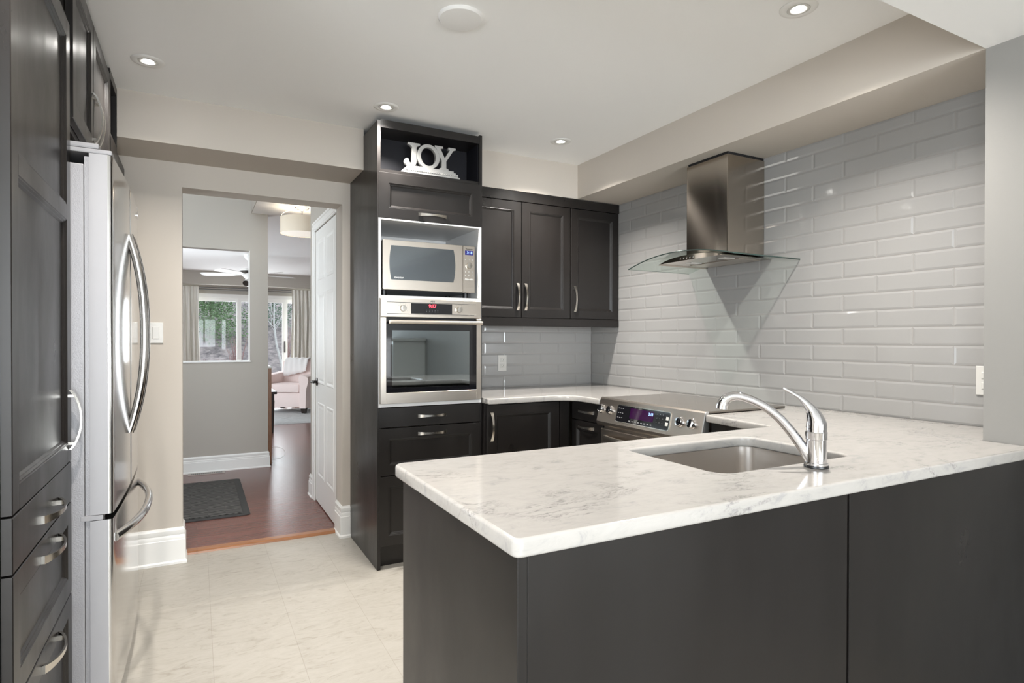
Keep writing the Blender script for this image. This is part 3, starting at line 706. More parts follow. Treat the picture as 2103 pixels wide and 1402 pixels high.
for u in (.935, 1.435): tube(b, [FO.p(u, 1.350, .020), FO.p(u, 1.350, .062)], .007, 12)
obj('handle', b, M['steel'], d, smooth=40)

# ---- JOY ornament
jy = 3.232
t = thing('joy_ornament', 'silver JOY letters on a beaded base, on the open shelf above the microwave', 'ornament', (1.182, jy, 2.1835))
JM = Matrix(((1, 0, 0, 0), (0, 0, -1, jy), (0, 1, 0, 0), (0, 0, 0, 1)))
def serifJ():
    s = [(1.050, 2.363), (1.050, 2.352), (1.062, 2.348), (1.0735, 2.338), (1.0735, 2.262), (1.071, 2.250), (1.064, 2.247), (1.058, 2.253), (1.056, 2.264), (1.052, 2.270), (1.046, 2.273), (1.039, 2.272),
         (1.033, 2.267), (1.030, 2.259), (1.030, 2.250), (1.034, 2.241), (1.042, 2.234), (1.050, 2.230), (1.060, 2.228), (1.078, 2.229), (1.094, 2.239), (1.100, 2.256), (1.100, 2.338), (1.108, 2.348), (1.121, 2.352), (1.121, 2.363)]
    return s
def ell(cx, cz, a, c, n=40): return [(cx + a * math.cos(6.28318 * k / n), cz + c * math.sin(6.28318 * k / n)) for k in range(n)]
def serifY():
    return [(1.207, 2.367), (1.207, 2.356), (1.216, 2.352), (1.250, 2.284), (1.250, 2.245), (1.238, 2.241), (1.238, 2.231), (1.292, 2.231), (1.292, 2.241), (1.278, 2.245), (1.278, 2.284), (1.322, 2.352), (1.336, 2.356), (1.336, 2.367),
            (1.291, 2.367), (1.291, 2.356), (1.301, 2.352), (1.268, 2.302), (1.243, 2.352), (1.258, 2.356), (1.258, 2.367)]
finish('letter', curve_mesh('J', [serifJ()], .010, .001, 1, JM), M['ornament_silver'], t)
finish('letter', curve_mesh('O', [ell(1.170, 2.297, .068, .070), ell(1.170, 2.297, .045, .052)], .012, .001, 1, JM), M['ornament_silver'], t, smooth=30)
finish('letter', curve_mesh('Y', [serifY()], .0135, .001, 1, JM), M['ornament_silver'], t)
b = B()
for z0, z1, hx, hy in ((.0, .009, .170, .042), (.009, .026, .160, .037), (.026, .036, .148, .030), (.036, .047, .138, .025)):
    box(b, 1.182 - hx, 1.182 + hx, jy - hy, jy + hy, 2.1835 + z0, 2.1835 + z1, .0015)
bs = obj('base', b, M['ornament_silver'], t)
b = B()
for k in range(25): lathe(b, [(0, 0), (.0035, .001), (.005, .004), (.0035, .007), (0, .008)], (1.032 + k * .0125, jy - .038, 2.1965), (0, 0, 1), 8)
obj('beading', b, M['ornament_silver'], bs, smooth=40)

# ---- wall cabinets
FU = Fr((0, YS + .02, 0), (1, 0, 0), (0, -1, 0))
t = thing('wall_cabinet', 'double door espresso wall cabinet next to the oven tower', 'cabinet', (1.91, 3.65, 1.40))
obj('carcass', bx(1.520, 2.3065, YS + .022, YB - .009, 1.40, 2.236), M['cabinet'], t)
d = obj('door', panel_door(FU, 1.530, 1.9145, 1.403, 2.172), M['cabinet'], t); bow_handle(FU, 1.884, 1.541, .18, True, d)
d = obj('door', panel_door(FU, 1.9195, 2.303, 1.403, 2.172), M['cabinet'], t); bow_handle(FU, 1.944, 1.541, .18, True, d)
t = thing('wall_cabinet', 'single door espresso wall cabinet in the corner against the tiled wall', 'cabinet', (2.52, 3.65, 1.40))
obj('carcass', bx(2.3085, 2.727, YS + .022, YB - .009, 1.40, 2.236), M['cabinet'], t)
d = obj('door', panel_door(FU, 2.311, 2.725, 1.403, 2.172), M['cabinet'], t); bow_handle(FU, 2.339, 1.541, .18, True, d)
b = bx(1.520, 2.727, YS - .004, YS + .0215, 2.175, 2.237, .002); t = obj('crown_rail', b, M['cabinet']); tag(t, 'dark crown rail along the top of the wall cabinets', 'cabinet trim')
b = bx(1.520, 2.727, YS - .002, YS + .022, 1.345, 1.400, .004); t = obj('light_rail', b, M['cabinet']); tag(t, 'dark light rail under the wall cabinets', 'cabinet trim')

# ---- base cabinets
YBD = 3.125
FBB = Fr((0, YBD + .02, 0), (1, 0, 0), (0, -1, 0))
t = thing('base_cabinet', 'espresso base cabinet with one door right of the oven tower', 'cabinet', (1.75, 3.4, 0))
obj('carcass', bx(1.489, 2.08, YBD + .022, YB - .01, .10, .878), M['cabinet'], t)
d = obj('door', panel_door(FBB, 1.496, 1.995, .125, .872, .06), M['cabinet'], t); bow_handle(FBB, 1.524, .745, .17, True, d)
obj('toe_kick', bx(1.489, 2.08, YBD + .08, YBD + .1, 0, .10), M['cabinet'], t)
obj('filler_strip', bx(2.0, 2.072, YBD + .002, YBD + .0215, .10, .876), M['cabinet'], t)
XB = 2.085
FRB = Fr((XB + .02, 0, 0), (0, 1, 0), (-1, 0, 0))
t = thing('base_cabinet', 'narrow espresso drawer cabinet left of the range', 'cabinet', (2.4, 2.94, 0))
obj('carcass', bx(XB + .022, 2.72, 2.790, YBD - .002, .10, .878), M['cabinet'], t)
d = obj('drawer', slab_door(FRB, 2.795, 3.118, .763, .873), M['cabinet'], t, 'flat slab drawer front'); bow_handle(FRB, 2.957, .820, .17, parent=d)
d = obj('drawer', panel_door(FRB, 2.795, 3.118, .44, .758, .05), M['cabinet'], t); bow_handle(FRB, 2.957, .725, .17, parent=d)
d = obj('drawer', panel_door(FRB, 2.795, 3.118, .125, .435, .05), M['cabinet'], t)
t = thing('base_cabinet', 'espresso base cabinet between the range and the peninsula', 'cabinet', (2.4, 1.78, 0))
obj('carcass', bx(XB + .022, 2.72, 1.575, 1.980, .10, .878), M['cabinet'], t)
d = obj('door', panel_door(FRB, 1.60, 1.975, .125, .873, .05), M['cabinet'], t)
# peninsula
t = thing('peninsula_cabinet', 'espresso peninsula base clad in flat panels under the quartz top', 'cabinet', (1.4, 1.2, 0))
obj('end_panel', bx(.490, .510, .9005, 1.545, 0, .879, .001), M['cabinet'], t, 'satin end panel')
obj('front_panel', bx(.5105, 1.4165, .901, .919, 0, .879, .0015), M['cabinet'], t, 'left front panel, scuffed')
obj('front_panel', bx(1.4225, 2.362, .899, .917, 0, .879, .0015), M['cabinet'], t, 'right front panel')
obj('seam_backing', bx(1.40, 1.44, .9175, .93, 0, .879), M['dark_gap'], t)
b = B(); box(b, .511, .53, .93, 1.53, .1, .879); box(b, .53, 2.36, 1.52, 1.538, .10, .879); box(b, .53, 2.36, .93, 1.52, .1, .12); box(b, .53, 2.36, 1.46, 1.475, 0, .1)
obj('carcass', b, M['cabinet'], t)
FP = Fr((0, 1.539, 0), (-1, 0, 0), (0, 1, 0))
for u0, u1 in ((-1.03, -.535), (-1.53, -1.035), (-2.05, -1.535)): obj('door', panel_door(FP, u0, u1, .125, .873), M['cabinet'], t)

# ---- countertop
outer = fillet([(.475, .882, .018), (XC - .001, .882, 0), (XC - .001, YN + .002, 0), (XR, YN + .002, 0), (XR, YB - .009, 0), (1.4885, YB - .009, 0), (1.4885, 3.085, .004), (2.052, 3.085, .13), (2.052, 2.791, .004),
                (2.614, 2.791, 0), (2.614, 1.980, 0), (2.052, 1.980, .012), (2.012, 1.592, .02), (.475, 1.592, .03)])
hole = fillet([(1.177, 1.078, .045), (1.716, 1.078, .045), (1.716, 1.467, .045), (1.177, 1.467, .045)])
me = curve_mesh('ct', [outer, hole], .017 - .007, .007, 3, Matrix.Translation((0, 0, ZC - .017)))
t = finish('countertop', me, M['quartz'], smooth=40); tag(t, 'white quartz worktop with grey veining, wrapping from tower to peninsula', 'countertop')
# ---- sink
def rr(x0, x1, y0, y1, r, z): return [(x, y, z) for x, y in fillet([(x0, y0, r), (x1, y0, r), (x1, y1, r), (x0, y1, r)], 8)]
b = B(); o = .006
loops(b, [rr(1.177 - .02, 1.716 + .02, 1.078 - .02, 1.467 + .02, .06, .8795), rr(1.177 - o, 1.716 + o, 1.078 - o, 1.467 + o, .05, .8795),
          rr(1.177 - o, 1.716 + o, 1.078 - o, 1.467 + o, .05, .874), rr(1.18, 1.713, 1.081, 1.464, .05, .74), rr(1.184, 1.709, 1.085, 1.460, .05, .70),
          rr(1.20, 1.693, 1.10, 1.445, .045, .682), rr(1.235, 1.66, 1.13, 1.415, .03, .680)], False, True)
bmesh.ops.recalc_face_normals(b, faces=b.faces)
t = thing('undermount_sink', 'rectangular stainless steel sink set under the peninsula worktop', 'sink', (1.446, 1.27, .68))
obj('basin', b, M['steel_sink'], t, smooth=35)
b = B(); lathe(b, [(.055, .001), (.055, .003), (.046, .004), (.04, -.003), (0, -.004)], (1.446, 1.27, .681), seg=28); obj('drain', b, M['chrome'], t, smooth=35)
# ---- faucet
fx, fy = 1.466, 1.020; dx, dy = -.63, .777
t = thing('kitchen_faucet', 'chrome single lever faucet with arched spout beside the sink', 'faucet', (fx, fy, ZC))
b = B(); lathe(b, [(.029, .0), (.031, .002), (.0305, .006), (.028, .008)], (fx, fy, ZC), seg=32); obj('base_gasket', b, M['black_plastic'], t, smooth=40)
b = B(); lathe(b, [(.0285, .007), (.0285, .012), (.026, .014), (.0255, .070), (.0255, .074), (.0275, .076), (.0275, .094), (.0255, .096), (.0245, .104)], (fx, fy, ZC), seg=36); obj('body', b, M['chrome'], t, smooth=30)
def FS(s, z): return (fx + dx * s, fy + dy * s, z)
b = B(); sp = [(.012, .928), (.025, .950), (.043, .980), (.066, 1.012), (.092, 1.042), (.118, 1.064), (.145, 1.080), (.172, 1.091), (.195, 1.096), (.215, 1.094), (.230, 1.085), (.238, 1.072), (.240, 1.060)]
tube(b, *spline([FS(s, z) for s, z in sp], [.013, .0135, .0135, .013, .0125, .012, .0118, .012, .0125, .0135, .0145, .0152, .0152]), 24); obj('spout', b, M['chrome'], t, smooth=60)
b = B(); lv = [(0, 1.018), (.0, 1.030), (.004, 1.048), (.012, 1.066), (.025, 1.084), (.040, 1.098), (.058, 1.110), (.077, 1.121), (.081, 1.1245)]
tube(b, *spline([FS(s, z) for s, z in lv], [.0262, .0255, .021, .015, .0095, .0065, .005, .0045, .004]), 24); obj('lever', b, M['chrome'], t, smooth=60)

# ================================================================== range
t = thing('range', 'stainless slide-in range with glass cooktop and purple clock display', 'stove', (2.33, 2.385, 0))
y0, y1 = 1.988, 2.782
obj('body', bx(2.075, 2.598, y0 + .012, y1 - .012, .02, .905, .003), M['steel_dark'], t)
b = bx(2.072, 2.612, y0, y1, .9145, .925, .003); obj('cooktop', b, M['black_glass'], t, 'black glass cooktop')
simple('cooktop_glass', (0.10, 0.085, 0.07), 0.12, spec=1.0)
t.children[-1].data.materials[0] = M['cooktop_glass']
prof = [(2.078, .926), (2.066, .9255), (2.060, .918), (2.029, .792), (2.030, .778), (2.040, .768), (2.078, .762)]
b = B(); loops(b, [[(x, y, z) for x, z in prof] for y in (y0, y1)]); cp = obj('control_panel', b, M['steel_dark'], t)
b = B(); loops(b, [[(x - .001 if i < 6 else x, y, z) for i, (x, z) in enumerate(prof)] for y in (y0 - .006, y0)]); obj('side_trim', b, M['pale_metal'], t, 'pale metal side trim')
up = Vector((2.060 - 2.029, 0, .918 - .792)).normalized(); nn = Vector((-up.z, 0, up.x))
FC = Fr((2.029, 0, .792), (0, -1, 0), nn, up)      # u = -y
def Yu(y): return -y
for y in (2.752, 2.672, 2.130, 2.052):
    b = B(); lathe(b, [(.0255, 0), (.0255, .004), (.023, .006), (.022, .016), (.0195, .0195), (0, .020)], FC.p(-y, .072, 0), nn, 28)
    k = obj('knob', b, M['chrome'], cp, smooth=30)
    dot('knob_face', -y, .072, .0155, FC, .0196, M['black_glass'], k, .0095)
me = curve_mesh('bz', [fillet([(-2.615, .014, .012), (-2.195, .014, .012), (-2.195, .112, .012), (-2.615, .112, .012)])], .0012, .001, 1, frame_mtx(FC, 0, 0, .001)); dp = finish('display_bezel', me, M['nickel'], cp, smooth=30)
me = curve_mesh('bz', [fillet([(-2.609, .019, .010), (-2.201, .019, .010), (-2.201, .107, .010), (-2.609, .107, .010)])], .001, 0, 1, frame_mtx(FC, 0, 0, .0030)); finish('display_panel', me, M['black_glass'], cp, 'black touch panel')
b = B(); FC.slab(b, -2.50, -2.315, .045, .100, .0040, .0046, .0002); obj('screen', b, M['purple_screen'], cp, 'dim purple screen')
me = text_mesh('3:18', .020, frame_mtx(FC, -2.338, .083, .0048), .0002, .0004); finish('digits', me, M['blue_digits'], cp)
b = B()
for k in range(3):
    for j in range(3): FC.slab(b, -2.290 + k * .021 - .0014, -2.290 + k * .021 + .0014, .092 - j * .021 - .0014, .092 - j * .021 + .0014, .0039, .0044, .0001)
for k in range(8): FC.slab(b, -2.50 + k * .024, -2.489 + k * .024, .028, .033, .0039, .0044, .0001)
for k in range(3):
    for j in range(3): FC.slab(b, -2.60 + k * .017, -2.590 + k * .017, .040 + j * .025, .043 + j * .025, .0039, .0044, .0001)
obj('key_marks', b, M['key_print'], cp)
b = B()
for j in (.040, .068): FC.slab(b, -2.225, -2.206, j, j + .017, .0039, .0050, .0005)
obj('start_keys', b, M['white_plastic'], cp)
FD = Fr((2.075, 0, 0), (0, -1, 0), (-1, 0, 0))
b = B(); FD.slab(b, -y1 + .02, -y0 - .02, .22, .750, 0, .030, .003); d = obj('oven_door', b, M['steel_dark'], t)
b = B(); n = 20
rg = []
for i in range(n + 1):
    a = -1 + 2 * i / n; y = 2.385 + a * .33; dd = .045 + .030 * (1 - a ** 4)
    rg.append([FD.p(-y + q[0] * 0, .705 + q[1] * .014, dd + q[2] * .008) for q in ((0, -1, -1), (0, -1, .6), (0, 0, 1), (0, 1, .6), (0, 1, -1))])
loops(b, rg)
for y in (2.385 - .32, 2.385 + .32): FD.slab(b, -y - .012, -y + .012, .693, .717, .028, .05, .002)
obj('handle', b, M['steel'], d, smooth=40)
b = B(); FD.slab(b, -y1 + .02, -y0 - .02, .03, .215, 0, .028, .003); obj('storage_drawer', b, M['steel_dark'], t)

# ================================================================== range hood
t = thing('range_hood', 'stainless chimney hood with curved glass canopy above the range', 'range hood', (2.55, 2.36, 1.68))
hy0, hy1 = 2.212, 2.505; hx = 2.447
obj('chimney', bx(hx, XR - .0015, hy0, hy1, 1.712, 2.228, .003), M['steel_hood'], t)
obj('top_gap', bx(hx + .006, XR - .0015, hy0 + .006, hy1 - .006, 2.227, ZS - .0005), M['dark_gap'], t)
yc = 2.383; hw = .388
def gx(y): return 2.250 - .012 * (1 - ((y - yc) / hw) ** 2)
def gz(y): return 1.7235 - .052 * ((y - yc) / hw) ** 2
b = B(); n = 36; rings = []
for i in range(n + 1):
    y = yc - hw + 2 * hw * i / n; z = gz(y); xf = gx(y)
    rings.append([(xf, y, z), (XR - .001, y, z), (XR - .001, y, z - .005), (xf, y, z - .005)])
loops(b, rings); gc = obj('glass_canopy', b, M['hood_glass'], t, 'clear curved glass canopy', smooth=30)
ed = [(gx(yc - hw + 2 * hw * i / n), yc - hw + 2 * hw * i / n, gz(yc - hw + 2 * hw * i / n) - .0025) for i in range(n + 1)]
b = B(); tube(b, [(XR - .002, yc - hw, ed[0][2])] + ed, .0032, 8); tube(b, [ed[-1], (XR - .002, yc + hw, ed[-1][2])], .0010, 6)
obj('glass_edge', b, M['glass_rim'], gc, 'dark polished edge', smooth=60)
b = B(); rings = []; n = 24; bw = .235; hyc = 2.395
for i in range(n + 1):
    a = -1 + 2 * i / n; y = hyc + a * bw; zt = gz(y) - .0065 - .012 * abs(a) ** 6; xf = 2.352 + .004 * a * a
    rings.append([(xf, y, 1.689), (xf - .002, y, zt), (XR - .002, y, zt), (XR - .002, y, 1.689)])
loops(b, rings); hb = obj('motor_housing', b, M['steel_hood'], t, smooth=30)
for k in range(5):
    y = 2.455 - k * .024; xf = 2.3535
    b = B(); lathe(b, [(.0055, 0), (.0055, .004), (0, .0045)], (xf, y, 1.701), (-1, 0, 0), 14); obj('button', b, M['chrome'], hb, smooth=30)
for y in (2.255, 2.49): obj('hood_lamp', bx(2.45, 2.53, y - .02, y + .02, 1.6865, 1.690, .001), M['white_plastic'], hb)
obj('grease_filter', bx(2.54, 2.70, 2.22, 2.57, 1.6860, 1.690, .001), M['steel'], hb)

# ================================================================== left run: pantry, fridge, cabinets above
FL = Fr((XL - .02, 0, 0), (0, 1, 0), (1, 0, 0))
t = thing('pantry_cabinet', 'tall espresso pantry cabinet at the left edge, door over three drawers', 'cabinet', (-.66, 1.92, 0))
obj('side_panel', bx(-.978, XL - .021, 1.583, 1.601, 0, 2.470, .001), M['cabinet'], t)
obj('side_panel', bx(-.978, XL - .021, 2.236, 2.252, 0, 2.470, .001), M['cabinet'], t)
b = bx(-.978, XL - .024, 1.602, 2.235, 2.218, 2.236); box(b, -.978, XL - .018, 1.602, 2.235, 2.445, 2.470); box(b, -.978, -.96, 1.602, 2.235, .1, 2.445); obj('open_shelf', b, M['cabinet_inside'], t)
obj('carcass', bx(-.955, XL - .023, 1.602, 2.235, .10, 2.212), M['cabinet_inside'], t)
d = obj('door', panel_door(FL, 1.588, 2.245, .882, 2.214, .056, mids=[(1.610, 1.655)]), M['cabinet'], t); bow_handle(FL, 2.212, 1.010, .18, True, d)
d = obj('drawer', slab_door(FL, 1.588, 2.245, .758, .877), M['cabinet'], t, 'flat slab drawer front'); bow_handle(FL, 1.940, .805, .20, parent=d)
d = obj('drawer', panel_door(FL, 1.588, 2.245, .478, .753), M['cabinet'], t); bow_handle(FL, 1.940, .705, .20, parent=d)
d = obj('drawer', panel_door(FL, 1.588, 2.245, .125, .473), M['cabinet'], t); bow_handle(FL, 1.940, .432, .20, parent=d)
obj('toe_kick', bx(-.95, XL - .08, 1.602, 2.235, 0, .10), M['cabinet'], t)
t = thing('over_fridge_cabinet', 'espresso two door cabinet above the refrigerator', 'cabinet', (-.66, 2.72, 1.93))
obj('carcass', bx(-.978, XL - .022, 2.254, 3.205, 1.93, 2.470), M['cabinet'], t)
d = obj('door', panel_door(FL, 2.300, 2.722, 1.950, 2.440), M['cabinet'], t); bow_handle(FL, 2.695, 2.075, .19, True, d)
d = obj('door', panel_door(FL, 2.728, 3.200, 1.950, 2.440), M['cabinet'], t); bow_handle(FL, 2.760, 2.075, .19, True, d)
t = thing('open_shelf_cabinet', 'small open espresso shelf box between the fridge cabinet and the soffit', 'shelf', (-.66, 3.4, 2.15))
b = bx(-.978, XL, 3.207, 3.222, 1.93, 2.470); box(b, -.978, XL, 3.222, 3.469, 2.43, 2.470); box(b, -.978, XL, 3.222, 3.469, 2.165, 2.183); box(b, -.978, -.96, 3.222, 3.469, 2.183, 2.43); box(b, -.978, XL, 3.207, 3.80, 1.93, 2.165); box(b, -.978, XL, 3.452, 3.469, 2.183, 2.43)
obj('box', b, M['cabinet'], t)

t = thing('refrigerator', 'stainless french door refrigerator with bottom freezer', 'refrigerator', (-.6, 2.72, 0))
ry0, ry1, rx = 2.262, 3.192, -.230
obj('body', bx(-.97, -.310, ry0, ry1, .03, 1.80, .004), M['fridge_grey'], t, 'textured grey side wall')
def fdoor(a, c, z0, z1, nm, lab=None):
    b = B(); n = 14; pts = []; c1 = c
    mid = (ry0 + ry1) / 2; hwid = (ry1 - ry0) / 2
    for i in range(n + 1):
        y = a + (c - a) * i / n; s = (y - mid) / hwid
        pts.append((rx + .004 - .010 * s * s, y))
    e = .012
    ring = [(-.296, a)] + [(pts[0][0] - e, a), (pts[0][0] - e * .3, a + e * .25), (pts[0][0], a + e)] + pts[1:-1] + [(pts[-1][0], c - e), (pts[-1][0] - e * .3, c - e * .25), (pts[-1][0] - e, c)] + [(-.296, c)]
    loops(b, [[(x, y, z) for x, y in ring] for z in (z0, z1)])
    b.faces.ensure_lookup_table(); b.normal_update()
    for f in b.faces:
        c = f.calc_center_median()
        if abs(f.normal.z) < .5 and (c.y < a + .0005 or c.y > c1 - .0005): f.material_index = 1  # side faces take the dimmed copy of the door steel
    return obj(nm, b, [M['steel_fridge'], M['fridge_edge']], t, lab, smooth=25)
ym = (ry0 + ry1) / 2 - .005
dl = fdoor(ry0 - .002, ym - .002, .700, 1.835, 'door'); dr = fdoor(ym + .002, ry1 + .002, .700, 1.835, 'door'); fz = fdoor(ry0 - .002, ry1 + .002, .075, .682, 'freezer_drawer')
obj('gasket', bx(-.309, -.2965, ry0 + .008, ry1 - .008, .08, 1.825), M['fridge_grey'], t)
obj('top_cover', bx(-.40, -.236, ry0 - .001, ry1, 1.8355, 1.850, .004), M['fridge_edge'], t)
b = bx(-.385, -.27, ry0 + .0, ry0 + .06, 1.850, 1.868, .006); obj('hinge_cover', b, M['fridge_edge'], t)
obj('hinge_bracket', bx(-.32, -.262, ry0 - .003, ry0 + .05, .6835, .6985, .001), M['fridge_edge'], t)
obj('base_grille', bx(-.33, -.262, ry0 + .01, ry1 - .01, .0, .06, .003), M['grey_plastic'], t)
def arc_handle(parent, pts, wv, wd):
    b = B(); rings = []
    for i, p in enumerate(pts):
        q = pts[min(i + 1, len(pts) - 1)] ; r_ = pts[max(i - 1, 0)]
        d = (Vector(q) - Vector(r_)).normalized(); side = Vector(wv).normalized(); nrm = d.cross(side).normalized(); side = nrm.cross(d).normalized()
        rings.append([Vector(p) + side * (math.cos(a) * wd) + nrm * (math.sin(a) * wd * .9) for a in [2 * math.pi * k / 14 for k in range(14)]])
    loops(b, rings); return obj('handle', b, M['steel_fridge'], parent, smooth=60)
for dd, y in ((dl, ym - .036), (dr, ym + .036)):
    pts = []
    for i in range(25):
        a = -1 + 2 * i / 24; pts.append((rx + .003 + .050 * (1 - abs(a) ** 2.3), y, 1.275 + a * .375))
    arc_handle(dd, pts, (0, 1, 0), .017)
pts = []
for i in range(25):
    a = -1 + 2 * i / 24; pts.append((rx + .000 + .060 * (1 - abs(a) ** 2.3) - .006 * a * a, (ry0 + ry1) / 2 + a * .425, .612))
arc_handle(fz, pts, (0, 0, 1), .015)
# badge
b = B(); lathe(b, [(.0, 0), (.018, .0005), (.018, .002), (0, .0025)], (rx - .0005, 3.10, 1.80), (1, 0, 0), 24); obj('badge', b, M['chrome'], dr)

# ---- white sideboard in the dining area (seen mirrored in the oven door)
FW = Fr((1.97, 0, 0), (0, -1, 0), (-1, 0, 0))
t = thing('sideboard', 'white panelled sideboard mirrored in the oven door glass', 'sideboard', (2.16, -.95, 0))
obj('cabinet_body', bx(1.972, 2.362, -1.6, -.3, .06, 1.24, .003), M['white_trim'], t)
obj('sideboard_top', bx(1.945, 2.362, -1.63, -.27, 1.241, 1.272, .006), M['white_trim'], t)
for u0, u1 in ((.31, .735), (.74, 1.165), (1.17, 1.59)):
    d = obj('door', panel_door(FW, u0, u1, .10, 1.20, .06, .018), M['white_trim'], t)
    b = B(); lathe(b, [(.006, 0), (.006, .012), (.013, .02), (.009, .027), (0, .028)], FW.p(u1 - .03, .70, .018), FW.n, 14); obj('knob', b, M['bronze'], d, smooth=40)
for y in (-1.57, -.33):
    for x in (2.0, 2.33): obj('leg', bx(x - .025, x + .025, y - .025, y + .025, 0, .0595), M['white_trim'], t)

# ================================================================== hallway and living room things
# door mat
t = thing('door_mat', 'charcoal ribbed door mat on the hardwood hall floor', 'mat', (-.04, 5.215, .004))
me = curve_mesh('mat', [fillet([(-.42, 4.60, .03), (.338, 4.60, .03), (.338, 5.83, .03), (-.42, 5.83, .03)])], .002, .0015, 1, Matrix.Translation((0, 0, .008))); finish('rubber_border', me, M['mat_rubber'], t)
obj('ribbed_pile', bx(-.37, .290, 4.65, 5.78, .0112, .0160, .002), M['mat_ribs'], t)
# floor register
t = thing('floor_register', 'slotted metal floor register along the hall baseboard', 'vent', (.075, 6.2, .004))
obj('frame', bx(-.072, .235, 6.165, 6.250, .0042, .0085, .001), M['register_metal'], t)
b = B()
for k in range(17): box(b, -.045 + k * .0155, -.036 + k * .0155, 6.185, 6.230, .0082, .0092)
obj('slots', b, M['black_plastic'], t)
# oak board and cable
b = bx(.612, .664, YM + .115, YM + .60, .004, .965, .003); box(b, .606, .669, YM + .112, YM + .61, .965, .985, .003, mi=1)
t = obj('side_cabinet', b, [M['oak_post'], M['white_trim']]); tag(t, 'narrow oak side panel with white top behind the hall wall end', 'cabinet')
pts = [(.674, 6.44, .15), (.70, 6.42, .17), (.76, 6.40, .155), (.79, 6.40, .12), (.79, 6.40, .08), (.75, 6.41, .05), (.70, 6.43, .04), (.674, 6.44, .05)]
b = B(); tube(b, pts, .0016, 6); tube(b, [(.674, 6.44, .05), (.675, 6.46, .01), (.68, 6.50, .0062)], .0016, 6)
t = obj('cable', b, M['white_plastic'], smooth=60); tag(t, 'thin white cable looping beside the oak panel', 'cable')
# drum lamp
lx, ly = .868, 5.80
t = thing('drum_ceiling_lamp', 'cream drum shade lamp with crystal finial on the hall ceiling', 'lamp', (lx, ly, 2.20))
b = B(); lathe(b, [(.062, 0), (.064, -.006), (.05, -.016), (.02, -.024), (.012, -.035)], (lx, ly, ZH), seg=28, cap=False); tube(b, [(lx, ly, ZH - .01), (lx, ly, 2.36)], .007, 10); obj('canopy', b, M['chrome'], t, smooth=40)
b = B(); lathe(b, [(.012, .0), (.022, .012), (.026, .035), (.018, .06), (.012, .072)], (lx, ly, 2.365), seg=20); obj('crystal_stem', b, M['crystal'], t, smooth=50)
b = B(); lathe(b, [(.190, 2.378), (.190, 2.232)], (lx, ly, 0), seg=48, cap=False); sh = obj('shade', b, M['drum_shade'], t, 'cream fabric drum shade', smooth=40)
b = B(); lathe(b, [(.186, 2.236), (.0, 2.234)], (lx, ly, 0), seg=48, cap=False); obj('diffuser', b, M['shade_diffuser'], t)
b = B(); lathe(b, [(.006, .0), (.020, -.010), (.024, -.026), (.018, -.042), (.007, -.05), (.010, -.056), (.006, -.068), (0, -.072)], (lx, ly, 2.225), seg=20); obj('finial', b, M['crystal'], t, smooth=50)
for s in (-1, 1):
    b = B(); tube(b, [(lx + s * (.01 + .175 * math.sin(a)), ly, 2.378 + .078 * math.cos(a)) for a in [k * math.pi / 2 / 8 for k in range(9)]], .004, 8); obj('arm', b, M['chrome'], t, smooth=50)
d = bpy.data.lights.new('lamp_light', 'POINT'); d.energy = 1.5; d.color = (1, .88, .72); d.shadow_soft_size = .06
lo = bpy.data.objects.new('lamp_light', d); col.objects.link(lo); lo.parent = t; lo.location = (0, 0, .10)
# ceiling fan
cx, cy = .675, 9.35
t = thing('ceiling_fan', 'white ceiling fan with spot lamps in the living room', 'fan', (cx, cy, 2.1))
b = B(); lathe(b, [(.07, 0), (.075, -.03), (.05, -.07), (.02, -.09), (.018, -.21)], (cx, cy, ZH), seg=24); obj('mount', b, M['fan_white'], t, smooth=40)
b = B(); lathe(b, [(.05, 0), (.12, -.02), (.125, -.035)], (cx, cy, 2.275), seg=28); obj('motor_top', b, M['fan_white'], t, smooth=40)
b = B(); lathe(b, [(.127, 0), (.127, -.04)], (cx, cy, 2.240), seg=28); obj('motor_band', b, M['fan_dark'], t, 'dark band', smooth=40)
b = B(); lathe(b, [(.12, 0), (.10, -.03), (.06, -.06), (.05, -.09), (0, -.095)], (cx, cy, 2.200), seg=28); obj('motor_bottom', b, M['fan_white'], t, smooth=40)
for k in range(5):
    a = R(72 * k + 14); c_, s_ = math.cos(a), math.sin(a); b = B(); rg = []
    for r_, hw_ in ((.11, .02), (.20, .035), (.26, .06), (.40, .068), (.62, .072), (.66, .05)):
        rg.append([(cx + c_ * r_ - s_ * q * hw_, cy + s_ * r_ + c_ * q * hw_, 2.185 + q * hw_ * .18 + e) for q, e in ((-1, 0), (1, 0), (1, .006), (-1, .006))])
    loops(b, rg); obj('blade', b, M['fan_white'], t)
for k, (ax, ay) in enumerate(((-.35, -.9), (.85, -.4), (0.0, .9))):
    p = Vector((cx + ax * .05, cy + ay * .05, 2.115)); d = Vector((ax, ay, -.75)).normalized(); b = B()
    tube(b, [p, p + Vector((ax * .04, ay * .04, -.02))], .012, 10); q = p + Vector((ax * .06, ay * .06, -.03))
    lathe(b, [(.02, -.03), (.034, .0), (.044, .055)], q, d, 20); s = obj('spot_lamp', b, M['fan_white'], t, smooth=40)
    b = B(); lathe(b, [(.045, .053), (.045, .060), (.03, .0605), (.0, .058)], q, d, 20); obj('lamp_ring', b, M['fan_dark'], s, smooth=40)
